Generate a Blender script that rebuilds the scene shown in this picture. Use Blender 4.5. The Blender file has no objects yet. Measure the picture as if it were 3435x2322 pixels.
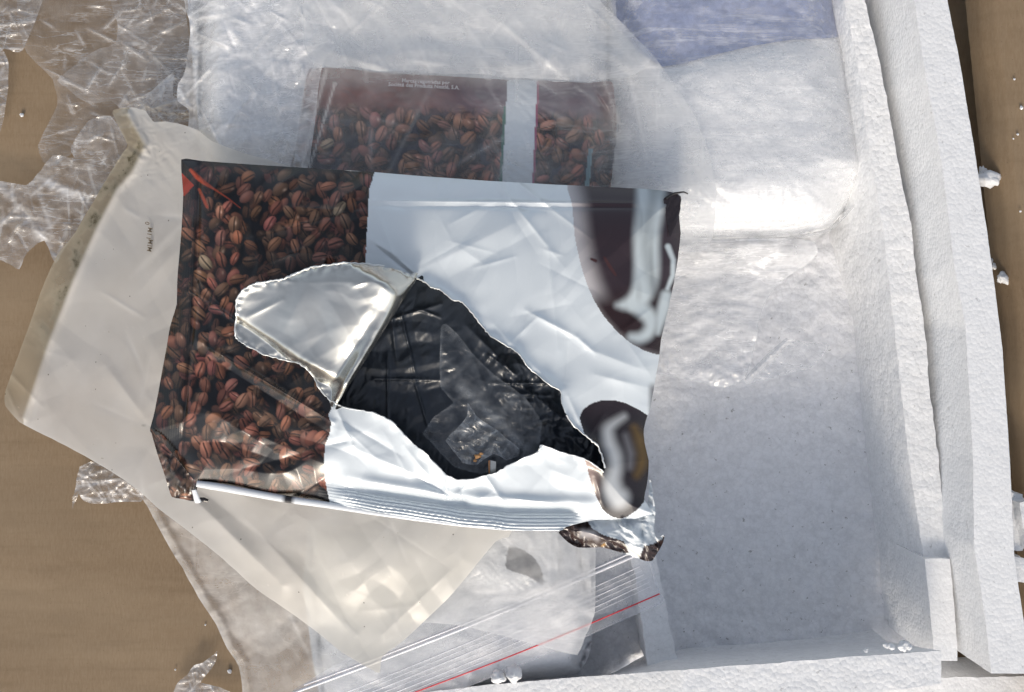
import bpy, math, random
import numpy as np
from mathutils import Vector

# ------------------------------------------------------------------ camera, light, exposure
scn = bpy.context.scene
H = 0.50                      # camera height over the cardboard (m)
K = 0.60 / 2324               # metres per design unit on the cardboard
CX, CY = 1162.0, 785.5
cam = bpy.data.cameras.new('camera'); cam.sensor_width = 36; cam.lens = 36 * H / 0.60
cam.clip_start = 0.01; cam.clip_end = 100
camo = bpy.data.objects.new('camera', cam); scn.collection.objects.link(camo)
camo.location = (0, 0, H); scn.camera = camo

SUN_EL, SUN_AZ = math.radians(28), math.radians(188)      # azimuth clockwise from +Y
world = bpy.data.worlds.new('World'); scn.world = world; world.use_nodes = True
wn, wl = world.node_tree.nodes, world.node_tree.links
wn.clear()
sky = wn.new('ShaderNodeTexSky'); sky.sky_type = 'NISHITA'; sky.sun_disc = False
sky.sun_elevation = SUN_EL; sky.sun_rotation = SUN_AZ; sky.dust_density = 3.0; sky.ozone_density = 1.0
hs = wn.new('ShaderNodeHueSaturation'); hs.inputs['Saturation'].default_value = 0.48
bg = wn.new('ShaderNodeBackground'); bg.inputs['Strength'].default_value = 0.15
wo = wn.new('ShaderNodeOutputWorld')
wl.new(sky.outputs[0], hs.inputs['Color']); wl.new(hs.outputs[0], bg.inputs[0]); wl.new(bg.outputs[0], wo.inputs[0])
sun = bpy.data.lights.new('sun', 'SUN'); sun.energy = 1.25; sun.angle = math.radians(12.0); sun.color = (1.0, 0.87, 0.70)
suno = bpy.data.objects.new('sun', sun); scn.collection.objects.link(suno)
sd = Vector((math.sin(SUN_AZ) * math.cos(SUN_EL), math.cos(SUN_AZ) * math.cos(SUN_EL), math.sin(SUN_EL)))
suno.rotation_euler = sd.to_track_quat('Z', 'Y').to_euler(); suno.location = sd * 2
vs = scn.view_settings
vs.view_transform = 'Standard'; vs.look = 'None'; vs.gamma = 1.0; vs.use_curve_mapping = False
vs.exposure = 0.20
scn.render.engine = 'CYCLES'
scn.cycles.use_denoising = True
scn.cycles.transparent_max_bounces = 20
scn.cycles.max_bounces = 7
scn.cycles.diffuse_bounces = 4
scn.cycles.glossy_bounces = 3
scn.cycles.use_adaptive_sampling = True
scn.cycles.adaptive_threshold = 0.02
scn.cycles.sample_clamp_indirect = 6.0

# ------------------------------------------------------------------ numeric helpers
def W(x, y, z):
    s = K * (H - z) / H
    return (x - CX) * s, -(y - CY) * s, z

def _hash(ix, iy, seed):
    h = (ix.astype(np.int64) * 374761393 + iy.astype(np.int64) * 668265263 + seed * 982451653) & 0x7fffffff
    h = ((h ^ (h >> 13)) * 1274126177) & 0x7fffffff
    return ((h ^ (h >> 16)) & 0xffff) / 65535.0

def noise(x, y, seed=0):
    x = np.asarray(x, float); y = np.asarray(y, float)
    ix = np.floor(x); iy = np.floor(y); fx = x - ix; fy = y - iy
    out = 0
    u = fx * fx * fx * (fx * (fx * 6 - 15) + 10); v = fy * fy * fy * (fy * (fy * 6 - 15) + 10)
    def g(dx, dy):
        a = _hash(ix + dx, iy + dy, seed) * 2 * math.pi
        return np.cos(a) * (fx - dx) + np.sin(a) * (fy - dy)
    a = g(0, 0) * (1 - u) + g(1, 0) * u
    b = g(0, 1) * (1 - u) + g(1, 1) * u
    return (a * (1 - v) + b * v) * 1.5

def fbm(x, y, seed=0, o=4):
    r = 0; a = 1.0; f = 1.0
    for i in range(o):
        r = r + a * noise(x * f, y * f, seed + i * 17); a *= .5; f *= 2.03
    return r

def sst(a, b, x):
    t = np.clip((x - a) / (b - a), 0, 1); return t * t * (3 - 2 * t)

def crumple(x, y, seed, scale, n=7, slope=.3, ang=None, spread=math.pi):
    """straight random folds of a creased film; result in design units"""
    rng = random.Random(seed); out = np.zeros_like(np.asarray(x, float))
    for i in range(n):
        w = scale * (0.72 ** i); a = rng.uniform(0, math.pi) if ang is None else ang + rng.uniform(-.5, .5) * spread
        wx = x + w * .45 * noise(x / (w * 1.7), y / (w * 1.7), seed + i * 3)
        wy = y + w * .45 * noise(x / (w * 1.7) + 9, y / (w * 1.7), seed + i * 3 + 1)
        t = (wx * math.cos(a) + wy * math.sin(a)) / w + rng.random()
        tri = 1 - 4 * np.abs(t - np.floor(t) - .5)
        m = sst(-.15, .45, noise(x / (w * 2.2) + 31, y / (w * 2.2), seed + 50 + i))
        out = out + tri * m * w * slope * .25
    return out

def seg_dist(x, y, p, q):
    dx, dy = q[0] - p[0], q[1] - p[1]; L2 = dx * dx + dy * dy + 1e-9
    t = np.clip(((x - p[0]) * dx + (y - p[1]) * dy) / L2, 0, 1)
    return np.hypot(x - p[0] - t * dx, y - p[1] - t * dy), t

def creases(x, y, lst):
    """lst: x0,y0,x1,y1,width,height(design units)"""
    out = np.zeros_like(np.asarray(x, float))
    for (a, b, c, d, w, h) in lst:
        ds, t = seg_dist(x, y, (a, b), (c, d))
        out = out + h * np.exp(-(ds / w) ** 1.3) * (0.35 + 0.65 * np.sin(np.clip(t, .04, .96) * math.pi))
    return out

def folds(poly, n, seed, lmin=30, lmax=120, ang=None, spread=1.0, h=5, w=3.2, centre=None):
    rng = random.Random(seed); xs = [p[0] for p in poly]; ys = [p[1] for p in poly]; out = []
    while len(out) < n:
        x, y = rng.uniform(min(xs), max(xs)), rng.uniform(min(ys), max(ys))
        if not inside(np.array([x]), np.array([y]), poly)[0]: continue
        a = rng.uniform(0, math.pi) if ang is None else ang + rng.gauss(0, .5) * spread
        if centre and rng.random() < .6: a = math.atan2(y - centre[1], x - centre[0]) + rng.gauss(0, .15)
        L = rng.uniform(lmin, lmax) * (.4 + rng.random())
        out.append((x - math.cos(a) * L / 2, y - math.sin(a) * L / 2, x + math.cos(a) * L / 2, y + math.sin(a) * L / 2, w * rng.uniform(.7, 1.6), h * rng.uniform(-.6, 1)))
    return out

def fold_haze(x, y, fl, amt):
    out = np.zeros_like(np.asarray(x, float))
    for i, (a, b, c, d, w, h) in enumerate(fl):
        ds, t = seg_dist(x, y, (a, b), (c, d))
        out = np.maximum(out, amt * (.35 + .65 * abs(math.sin(i * 7.3))) * np.exp(-(ds / (w * .9)) ** 2) * np.sin(np.clip(t, .05, .95) * math.pi) ** .6)
    return out

def inside(x, y, poly):
    r = np.zeros(np.shape(x), bool); n = len(poly)
    for i in range(n):
        x1, y1 = poly[i]; x2, y2 = poly[(i + 1) % n]
        if y1 == y2: continue
        c = (y1 > y) != (y2 > y)
        r ^= c & (x < (x2 - x1) * (y - y1) / (y2 - y1) + x1)
    return r

def pdist(x, y, poly):
    d = np.full(np.shape(x), 1e9); n = len(poly)
    for i in range(n):
        s, _ = seg_dist(x, y, poly[i], poly[(i + 1) % n]); d = np.minimum(d, s)
    return d

def pdist_line(x, y, pts):
    d = np.full(np.shape(x), 1e9)
    for i in range(len(pts) - 1):
        s, _ = seg_dist(x, y, pts[i], pts[i + 1]); d = np.minimum(d, s)
    return d

def smooth_poly(pts, n=4, closed=True, jit=0, seed=1):
    P = [np.array(p, float) for p in pts]; m = len(P); out = []; rng = random.Random(seed)
    rngN = range(m) if closed else range(m - 1)
    for i in rngN:
        g = lambda k: P[k % m] if closed else P[min(max(k, 0), m - 1)]
        p0, p1, p2, p3 = g(i - 1), g(i), g(i + 1), g(i + 2)
        for k in range(n):
            t = k / n
            c = .5 * (2 * p1 + (p2 - p0) * t + (2 * p0 - 5 * p1 + 4 * p2 - p3) * t * t + (3 * p1 - p0 - 3 * p2 + p3) * t ** 3)
            c = .5 * c + .5 * (p1 + (p2 - p1) * t)
            out.append((c[0] + rng.uniform(-jit, jit), c[1] + rng.uniform(-jit, jit)))
    if not closed: out.append(tuple(P[-1]))
    return out

def s2l(c):
    return tuple(((v / 255) / 12.92 if v / 255 <= .04045 else ((v / 255 + .055) / 1.055) ** 2.4) for v in c)

# ------------------------------------------------------------------ object helpers
def tag(o, label, cat, group=None):
    o['label'] = label; o['category'] = cat
    if group: o['group'] = group
    return o

def thing(name, label, cat, x, y, z, group=None):
    o = bpy.data.objects.new(name, None); o.empty_display_size = .01
    scn.collection.objects.link(o); o.location = W(x, y, z)
    return tag(o, label, cat, group)

def make_obj(name, V, F, mat, parent=None, attrs=None, smooth=True):
    V = np.asarray(V, float)
    base = Vector(((V[:, 0].min() + V[:, 0].max()) / 2, (V[:, 1].min() + V[:, 1].max()) / 2, V[:, 2].min()))
    if parent is not None: base = Vector(parent.location)
    V = V - np.array(base)
    me = bpy.data.meshes.new(name)
    F = np.asarray(F, np.int32)
    nf, k = F.shape
    me.vertices.add(len(V)); me.vertices.foreach_set('co', V.astype(np.float32).ravel())
    me.loops.add(nf * k); me.loops.foreach_set('vertex_index', F.ravel())
    me.polygons.add(nf); me.polygons.foreach_set('loop_start', np.arange(0, nf * k, k, dtype=np.int32))
    me.polygons.foreach_set('loop_total', np.full(nf, k, np.int32))
    me.update(calc_edges=True); me.validate()
    if smooth: me.polygons.foreach_set('use_smooth', np.ones(len(me.polygons), bool))
    for an, av in (attrs or {}).items():
        av = np.asarray(av, np.float32)
        if av.ndim == 2:
            at = me.attributes.new(an, 'FLOAT_COLOR', 'POINT')
            c = np.ones((len(V), 4), np.float32); c[:, :3] = av; at.data.foreach_set('color', c.ravel())
        else:
            at = me.attributes.new(an, 'FLOAT', 'POINT'); at.data.foreach_set('value', av)
    if mat: me.materials.append(mat)
    o = bpy.data.objects.new(name, me); scn.collection.objects.link(o)
    if parent is not None: o.parent = parent
    else: o.location = base
    return o

def lattice(poly, step, holes=()):
    xs = [p[0] for p in poly]; ys = [p[1] for p in poly]
    x0, y0 = min(xs) - step, min(ys) - step
    nx = int((max(xs) - x0) / step) + 3; ny = int((max(ys) - y0) / step) + 3
    gx, gy = np.meshgrid(x0 + np.arange(nx) * step, y0 + np.arange(ny) * step)
    cx, cy = gx[:-1, :-1] + step / 2, gy[:-1, :-1] + step / 2
    keep = inside(cx, cy, poly)
    for h in holes: keep &= ~inside(cx, cy, h)
    idx = np.arange(nx * ny).reshape(ny, nx)
    q = np.stack([idx[:-1, :-1], idx[1:, :-1], idx[1:, 1:], idx[:-1, 1:]], -1)[keep]
    cnt = np.bincount(q.ravel(), minlength=nx * ny)
    used = cnt > 0
    remap = -np.ones(nx * ny, int); remap[used] = np.arange(used.sum())
    px = gx.ravel()[used].copy(); py = gy.ravel()[used].copy()
    b = np.where((cnt[used] < 4))[0]
    bx, by = px[b].copy(), py[b].copy()
    best = np.full(len(b), 1e9); nxp, nyp = bx.copy(), by.copy()
    for ring in [poly] + list(holes):
        for i in range(len(ring)):
            p, r = ring[i], ring[(i + 1) % len(ring)]
            d, t = seg_dist(bx, by, p, r)
            m = d < best
            best = np.where(m, d, best)
            nxp = np.where(m, p[0] + t * (r[0] - p[0]), nxp); nyp = np.where(m, p[1] + t * (r[1] - p[1]), nyp)
    ok = best < step * 1.1
    px[b[ok]] = nxp[ok]; py[b[ok]] = nyp[ok]
    return px, py, remap[q]

def sheet(name, poly, zf, mat, step=5, holes=(), parent=None, attrs=None):
    px, py, F = lattice(poly, step, holes)
    z = zf(px, py) if callable(zf) else np.full(px.shape, zf)
    X, Y, Z = W(px, py, z)
    A = {k: f(px, py) for k, f in (attrs or {}).items()}
    return make_obj(name, np.stack([X, Y, Z], 1), F, mat, parent, A)

def noise3(P, s, seed):
    a = fbm(P[:, 0] / s + P[:, 2] / s * .7, P[:, 1] / s - P[:, 2] / s * .6, seed, 3)
    b = fbm(P[:, 1] / s + 5 + P[:, 2] / s * .8, P[:, 0] / s + P[:, 2] / s * .5, seed + 7, 3)
    c = fbm(P[:, 0] / s + 11 - P[:, 2] / s * .5, P[:, 1] / s + 3 + P[:, 2] / s * .9, seed + 13, 3)
    return np.stack([a, b, c], 1)

def loft(name, stations, mat, parent=None, res=.0022, amp=.0006, nscale=.006, seed=1, edge_chip=.0012):
    """stations: (TL, TR, BR, BL) world corners along the length; all six faces gridded and roughened"""
    S = np.array(stations, float)
    L = np.concatenate([[0], np.cumsum(np.linalg.norm(np.diff(S.mean(1), axis=0), axis=1))])
    n = max(4, int(L[-1] / res)); t = np.linspace(0, L[-1], n + 1)
    C = np.stack([[np.interp(t, L, S[:, k, j]) for j in range(3)] for k in range(4)], 0).transpose(2, 0, 1)
    V = []; F = []; off = 0
    def grid(G):
        nonlocal off
        a, b = G.shape[:2]; V.append(G.reshape(-1, 3)); i = np.arange(a * b).reshape(a, b) + off
        F.append(np.stack([i[:-1, :-1], i[1:, :-1], i[1:, 1:], i[:-1, 1:]], -1).reshape(-1, 4)); off += a * b
    for k in range(4):
        A, B = C[:, k], C[:, (k + 1) % 4]
        m = max(3, int(np.linalg.norm(A - B, axis=1).max() / res)); u = np.linspace(0, 1, m + 1)[None, :, None]
        grid(A[:, None] * (1 - u) + B[:, None] * u)
    for e in (0, -1):
        q = C[e]; m = max(3, int(np.linalg.norm(q[0] - q[1]) / res)); r = max(3, int(np.linalg.norm(q[0] - q[3]) / res))
        u = np.linspace(0, 1, m + 1)[:, None, None]; v = np.linspace(0, 1, r + 1)[None, :, None]
        grid((q[0] * (1 - u) + q[1] * u) * (1 - v) + (q[3] * (1 - u) + q[2] * u) * v)
    V = np.concatenate(V); F = np.concatenate(F)
    D = noise3(V, nscale, seed)
    big = noise3(V, nscale * 5, seed + 40)
    V = V + D * amp * .5 + big * amp * .35
    # chipped edges: pull points that lie near a long edge inwards
    cen = np.stack([np.interp(np.arange(len(C)), np.arange(len(C)), C[:, :, j].mean(1)) for j in range(3)], 1)
    return make_obj(name, V, F, mat, parent)

def tube(name, pts, r, mat, parent=None, seg=10, flat=1.0, attrs=None):
    P = np.array(pts, float); n = len(P); T = np.gradient(P, axis=0); T /= np.linalg.norm(T, axis=1)[:, None] + 1e-12
    up = np.array([0, 0, 1.]); S = np.cross(T, up); S /= np.linalg.norm(S, axis=1)[:, None] + 1e-12
    U = np.cross(S, T); R = np.broadcast_to(np.asarray(r, float), (n,))[:, None, None]
    a = np.linspace(0, 2 * math.pi, seg, endpoint=False)
    V = P[:, None] + R * (S[:, None] * np.cos(a)[None, :, None] + flat * U[:, None] * np.sin(a)[None, :, None])
    i = np.arange(n * seg).reshape(n, seg)
    F = np.stack([i[:-1], i[1:], np.roll(i, -1, 1)[1:], np.roll(i, -1, 1)[:-1]], -1).reshape(-1, 4)
    A = {k: np.repeat(v, seg, 0) for k, v in (attrs or {}).items()}
    return make_obj(name, V.reshape(-1, 3), F, mat, parent, A)

# ------------------------------------------------------------------ materials
class NT:
    def __init__(s, name):
        s.m = bpy.data.materials.new(name); s.m.use_nodes = True; s.t = s.m.node_tree; s.t.nodes.clear()
        s.out = s.n('ShaderNodeOutputMaterial')
    def n(s, typ, ins=None, **props):
        nd = s.t.nodes.new(typ)
        for k, v in props.items(): setattr(nd, k, v)
        for k, v in (ins or {}).items():
            if isinstance(v, bpy.types.NodeSocket): s.t.links.new(v, nd.inputs[k])
            else: nd.inputs[k].default_value = v
        return nd
    def coord(s, scale=(1, 1, 1), rot=0):
        c = s.n('ShaderNodeTexCoord')
        return s.n('ShaderNodeMapping', {'Vector': c.outputs['Object'], 'Scale': scale, 'Rotation': (0, 0, rot)}).outputs[0]
    def noise(s, scale, vec=None, detail=4, rough=.55, dist=0):
        return s.n('ShaderNodeTexNoise', {'Vector': vec or s.coord(), 'Scale': scale, 'Detail': detail, 'Roughness': rough, 'Distortion': dist}).outputs['Fac']
    def vor(s, scale, vec=None, feat='F1', out='Distance'):
        return s.n('ShaderNodeTexVoronoi', {'Vector': vec or s.coord(), 'Scale': scale}, feature=feat).outputs[out]
    def math(s, op, a, b=0.0, c=0.0, clamp=False):
        return s.n('ShaderNodeMath', {0: a, 1: b, 2: c}, operation=op, use_clamp=clamp).outputs[0]
    def ramp(s, f, stops):
        r = s.n('ShaderNodeValToRGB', {'Fac': f}); e = r.color_ramp.elements
        while len(e) < len(stops): e.new(.5)
        for el, (p, c) in zip(e, stops): el.position = p; el.color = (*c, 1) if len(c) == 3 else c
        return r.outputs['Color']
    def mr(s, f, a, b, c=0., d=1.):
        return s.n('ShaderNodeMapRange', {'Value': f, 'From Min': a, 'From Max': b, 'To Min': c, 'To Max': d}).outputs[0]
    def mix(s, f, a, b):
        nd = s.n('ShaderNodeMix', data_type='RGBA')
        for k, v in ((0, f), (6, a), (7, b)):
            if isinstance(v, bpy.types.NodeSocket): s.t.links.new(v, nd.inputs[k])
            else: nd.inputs[k].default_value = v if k == 0 else ((*v, 1) if len(v) == 3 else v)
        return nd.outputs[2]
    def bump(s, h, strength=.3, dist=.001, normal=None):
        d = {'Height': h, 'Strength': strength, 'Distance': dist}
        if normal is not None: d['Normal'] = normal
        return s.n('ShaderNodeBump', d).outputs[0]
    def attr(s, name, out='Fac'):
        return s.n('ShaderNodeAttribute', attribute_name=name).outputs[out]
    def schlick(s, nrm, f0=.04):
        fc = s.n('ShaderNodeLayerWeight', {'Blend': .5, 'Normal': nrm}).outputs['Facing']     # 1-|cos|: the same from both sides of a thin film
        return s.math('ADD', s.math('MULTIPLY', s.math('POWER', fc, 5.0), 1 - f0), f0)
    def mixs(s, f, a, b):
        return s.n('ShaderNodeMixShader', {0: f, 1: a, 2: b}).outputs[0]
    def done(s, sh):
        s.t.links.new(sh, s.out.inputs['Surface']); return s.m

def mat_cardboard():
    t = NT('cardboard')
    f = t.noise(900, t.coord((1, .25, 1)), 5, .7)
    b = t.noise(14, t.coord((.25, 1.6, 1)), 3)
    fl = t.noise(160, t.coord((.2, 1.5, 1)), 4)
    c = t.mix(t.mr(b, .35, .65), (.235, .163, .097), (.295, .215, .135))
    c = t.mix(t.math('MULTIPLY', t.mr(f, .35, .75), .5), c, (.36, .275, .185))
    c = t.mix(t.math('MULTIPLY', t.mr(fl, .5, .8), .25), c, (.16, .11, .06))
    st = t.mr(t.noise(7, None, 5, .6), .45, .7); c = t.mix(t.math('MULTIPLY', st, .22), c, (.17, .12, .075))
    sp = t.vor(330); c = t.mix(t.math('MULTIPLY', t.math('LESS_THAN', sp, .06), .6), c, (.09, .06, .04))
    w = t.n('ShaderNodeTexWave', {'Vector': t.coord(), 'Scale': 22.0, 'Distortion': 1.2, 'Detail': 1.0}, bands_direction='Y').outputs['Fac']
    nrm = t.bump(t.math('ADD', t.math('MULTIPLY', w, .12), t.math('MULTIPLY', f, .25)), .35, .0012)
    p = t.n('ShaderNodeBsdfPrincipled', {'Base Color': c, 'Roughness': .75, 'Normal': nrm, 'Specular IOR Level': .25})
    return t.done(p.outputs[0])

def mat_foam(name, dirt=.5, grain=1.0, tint=(.88, .89, .905), bead=330):
    t = NT(name)
    v = t.vor(bead * 1.35)
    e = t.n('ShaderNodeTexVoronoi', {'Vector': t.coord(), 'Scale': bead * .8}, feature='DISTANCE_TO_EDGE').outputs['Distance']
    n = t.noise(260, None, 5, .65); nb = t.noise(38, None, 3)
    c = t.mix(t.mr(e, 0, .10, .24, 0), tint, tuple(x * .74 for x in tint))
    c = t.mix(t.math('MULTIPLY', t.mr(t.noise(210, None, 6, .75), .42, .68), .5 * grain), c, tuple(x * .72 for x in tint))
    c = t.mix(t.math('MULTIPLY', t.mr(nb, .35, .7), .25), c, (.74, .75, .76))
    ds = t.math('MULTIPLY', t.math('GREATER_THAN', n, .665), dirt)
    c = t.mix(ds, c, (.22, .21, .2))
    h = t.math('ADD', t.math('MULTIPLY', t.math('POWER', v, 2.0), -1.6), t.math('MULTIPLY', t.noise(620, None, 4, .7), 1.1))
    nrm = t.bump(h, .24 * grain, .0008)
    p = t.n('ShaderNodeBsdfPrincipled', {'Base Color': c, 'Roughness': .62, 'Normal': nrm, 'Specular IOR Level': .3})
    return t.done(p.outputs[0])

def mat_film(name, tint=(.86, .88, .9), rough=.14, bump=.25, fine=120, haze_mul=1.0, streak=0, srot=0, gloss=1.0, lines=0.0, transl=.45, clear=(.97, .975, .98), ior=1.48):
    """thin polythene: clear where the haze attribute is low, milky where it is high, glossy skin"""
    t = NT(name)
    hz = t.attr('haze')
    if streak:
        s1 = t.noise(150, t.coord((.05, 1, 1), srot), 5, .7); s2 = t.noise(90, t.coord((.05, 1, 1), srot + .9), 5, .7)
        st = t.math('ADD', t.mr(s1, .52, .78, 0, 1), t.mr(s2, .56, .8, 0, .8))
        hz = t.math('ADD', hz, t.math('MULTIPLY', st, streak), clamp=True)
    def ridge(sc, rot, stretch=.14):
        return t.math('ABSOLUTE', t.math('SUBTRACT', t.noise(sc, t.coord((stretch, 1, 1), rot), 4, .6, .3), .5))
    r1, r2, r3 = ridge(fine * .55, .5), ridge(fine * .7, 1.7), ridge(fine * .6, 2.6)
    nrm = t.bump(t.math('ADD', t.math('ADD', r1, r2), r3), bump * 1.6, .0022)
    fn = t.noise(fine * 2, None, 4, .6)
    if lines:
        br = t.mr(t.noise(fine * .3, None, 3), .40, .62)
        sk = t.math('MAXIMUM', t.mr(r1, 0, .012, 1, 0), t.math('MAXIMUM', t.mr(r2, 0, .012, 1, 0), t.mr(r3, 0, .012, 1, 0)))
        ln = t.math('MULTIPLY', sk, br)
        hz = t.math('ADD', hz, t.math('MULTIPLY', ln, lines), clamp=True)
    hz = t.math('MULTIPLY', hz, t.mr(fn, .3, .7, .8 * haze_mul, 1.15 * haze_mul), clamp=True)
    dif = t.n('ShaderNodeBsdfDiffuse', {'Color': (*tint, 1), 'Normal': nrm}).outputs[0]
    trl = t.n('ShaderNodeBsdfTranslucent', {'Color': (*tint, 1), 'Normal': nrm}).outputs[0]
    body = t.mixs(transl, dif, trl)
    tr = t.n('ShaderNodeBsdfTransparent', {'Color': (*clear, 1)}).outputs[0]
    base = t.mixs(hz, tr, body)
    gl = t.n('ShaderNodeBsdfGlossy', {'Color': (1, 1, 1, 1), 'Roughness': rough, 'Normal': nrm}).outputs[0]
    return t.done(t.mixs(t.math('MULTIPLY', t.schlick(nrm), gloss, clamp=True), base, gl))

def mat_print(name, rough=.27, coat=.25, bump=.04, scale=90, metal=0.0):
    t = NT(name)
    n = t.noise(scale, None, 3, .5, .4); v = t.vor(scale * .7)
    nrm = t.bump(t.math('ADD', n, t.math('MULTIPLY', v, .5)), bump, .0015)
    p = t.n('ShaderNodeBsdfPrincipled', {'Base Color': t.attr('col', 'Color'), 'Roughness': rough, 'Normal': nrm,
            'Coat Weight': coat, 'Coat Roughness': .12, 'Metallic': t.attr('met'), 'Coat Normal': nrm})
    return t.done(p.outputs[0])

def mat_plain(name, col, rough=.4, metal=0, coat=0, bump=0, scale=200, vary=.1):
    t = NT(name)
    n = t.noise(scale, None, 4, .6)
    c = t.mix(t.mr(n, .3, .7), tuple(x * (1 - vary) for x in col), tuple(min(1, x * (1 + vary)) for x in col))
    d = {'Base Color': c, 'Roughness': rough, 'Metallic': metal, 'Coat Weight': coat}
    if bump: d['Normal'] = t.bump(n, bump, .001)
    return t.done(t.n('ShaderNodeBsdfPrincipled', d).outputs[0])

M_card = mat_cardboard()
M_foam = mat_foam('cut_foam', .35)
M_foam_floor = mat_foam('grainy_foam', .6, 1.3, (.86, .87, .90), 260)
M_foam_smooth = mat_foam('smooth_foam', .28, .6, (.88, .89, .905), 420)
M_film = mat_film('stretch_film', (.92, .93, .95), bump=.4, fine=130, rough=.12, transl=.25, gloss=1.3, lines=.38)
M_film_soft = mat_film('frosted_film', (.92, .92, .915), .25, .08, 70, transl=.15, lines=.10)
M_wrap = mat_film('wrap_film', (.92, .93, .95), .18, .30, 150, streak=.45, srot=.9, transl=.15, lines=.1)
M_zip = mat_film('zip_film', (.9, .91, .95), .12, .10, 60, transl=.2)
M_print = mat_print('printed_laminate')
M_white = mat_plain('white_laminate', (.82, .84, .86), .3, .0, .3)
M_foil = mat_plain('foil_inside', (.70, .69, .64), .27, 1.0, 0, .03, 120, .03)
M_black = mat_plain('black_plastic', (.020, .026, .036), .33, 0, .2, .08, 260, .2)
M_ink = mat_plain('white_ink', (.52, .50, .52), .5)
M_darkink = mat_plain('dark_ink', (.20, .16, .11), .7)
M_red = mat_plain('red_line', (.75, .05, .07), .4)
M_rib = mat_plain('zip_rib', (.86, .86, .9), .25, 0, .4)
M_edge = mat_plain('silver_edge', (.78, .8, .8), .35, .5)

# ------------------------------------------------------------------ cardboard
box = thing('cardboard_box', 'brown corrugated cardboard lying under the foam and plastic wrapping', 'cardboard', 1162, 785, 0)
V = []; n = 60
sheet('bottom_panel', [(-2600, -2200), (5000, -2200), (5000, 3800), (-2600, 3800)],
      lambda x, y: -.0008 + .0010 * noise(x / 420, y / 260, 3) + .0002 * noise(x / 60, y / 25, 5), M_card, 22, parent=box)
def z_flap(x, y):
    xe = 2150 + (y / 1571) * 175 + 10 * noise(x * 0, y / 200, 2)        # outer face of the foam wall
    d = x - xe
    z = .070 - .066 * np.exp(-np.clip(d + 14, 0, None) / 40.0)
    return z + .0009 * np.exp(-((d - 108) / 10) ** 2) - .0006 * np.exp(-((d - 60) / 6) ** 2) + .0006 * noise(x / 90, y / 300, 9)
sheet('side_flap', [(2152, -400), (3600, -400), (3600, 1900), (2300, 1900), (2326, 1560), (2300, 1100), (2245, 550)], z_flap, M_card, 8, parent=box)

# ------------------------------------------------------------------ foam
def wc(x, y, z): return W(x, y, z)
fl = [(600, -300), (2130, -300), (2150, 1520), (1470, 1530), (760, 1700), (760, 900)]
floorpx, floorpy, floorF = lattice(fl, 5)
zfl = .0095 + .0009 * fbm(floorpx / 46, floorpy / 46, 4, 4) - .0003 * np.abs(noise(floorpx / 17, floorpy / 17, 8)) \
      - .006 * sst(0, 1, inside(floorpx, floorpy, [(1290, 1400), (1462, 1395), (1475, 1540), (1280, 1540)]) * 1.0)
pit = sst(30, 0, pdist(floorpx, floorpy, [(1560, 1480), (1600, 1450), (1650, 1480), (1620, 1510)])) * .003
fx, fy, fz = W(floorpx, floorpy, zfl - pit)
foam_floor = make_obj('foam_slab', np.stack([fx, fy, fz], 1), floorF, M_foam_floor)
tag(foam_floor, 'wide grainy white foam slab forming the shaded floor beside the torn pouch', 'foam slab')

def slab(name, label, left, right, zt, zb, mat, inner=None, seed=1, amp=.0007, res=.0022):
    ys = sorted(set([p[1] for p in left] + [p[1] for p in right]))
    lx = np.interp(ys, [p[1] for p in left], [p[0] for p in left]); rx = np.interp(ys, [p[1] for p in right], [p[0] for p in right])
    st = []
    for i, y in enumerate(ys):
        zz = zt(y) if callable(zt) else zt
        TL, TR = W(lx[i], y, zz), W(rx[i], y, zz)
        if inner: ix = np.interp(y, [p[1] for p in inner], [p[0] for p in inner]); bl = W(ix, y, zb)
        else: bl = (TL[0], TL[1], zb)
        bl = (bl[0], TL[1], zb)
        st.append((TL, TR, (TR[0], TR[1], zb), bl))
    return tag(loft(name, st, mat, seed=seed, amp=amp, res=res), label, 'foam slab')

slab('foam_wall', 'rough inner white foam wall strip standing beside the grainy foam floor',
     [(1905, -220), (1916, 0), (1946, 134), (1966, 302), (1982, 403), (2006, 521), (2016, 639), (2030, 756), (2043, 857), (2062, 1045), (2084, 1192), (2104, 1310), (2114, 1475)],
     [(1925, -220), (1962, 0), (1996, 134), (2026, 302), (2046, 403), (2069, 521), (2084, 655), (2100, 756), (2110, 891), (2130, 1045), (2141, 1159), (2149, 1266), (2160, 1475)],
     0.060, .008, M_foam, [(1800, -220), (1830, 0), (1858, 302), (1882, 521), (1902, 612), (1932, 682), (1942, 823), (1963, 1045), (1983, 1243), (2005, 1441)], seed=3, amp=.0008)
slab('foam_wall', 'tall outer white foam wall with a clean white top edge next to brown cardboard',
     [(2040, -220), (2075, 0), (2097, 151), (2117, 252), (2137, 370), (2157, 528), (2167, 612), (2191, 739), (2198, 857), (2208, 1045), (2211, 1243), (2234, 1391), (2249, 1525)],
     [(2112, -220), (2150, 0), (2177, 134), (2211, 336), (2240, 525), (2258, 655), (2275, 790), (2292, 1045), (2295, 1118), (2303, 1277), (2323, 1404), (2332, 1529)],
     .090, .006, M_foam_smooth, seed=9, amp=.00028)
slab('foam_block', 'short white foam block set on the lower end of the rough inner foam wall',
     [(2099, 1268), (2112, 1400), (2121, 1500)], [(2156, 1271), (2166, 1380), (2173, 1470)], .065, .012, M_foam_smooth, seed=15, amp=.0004)
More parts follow.
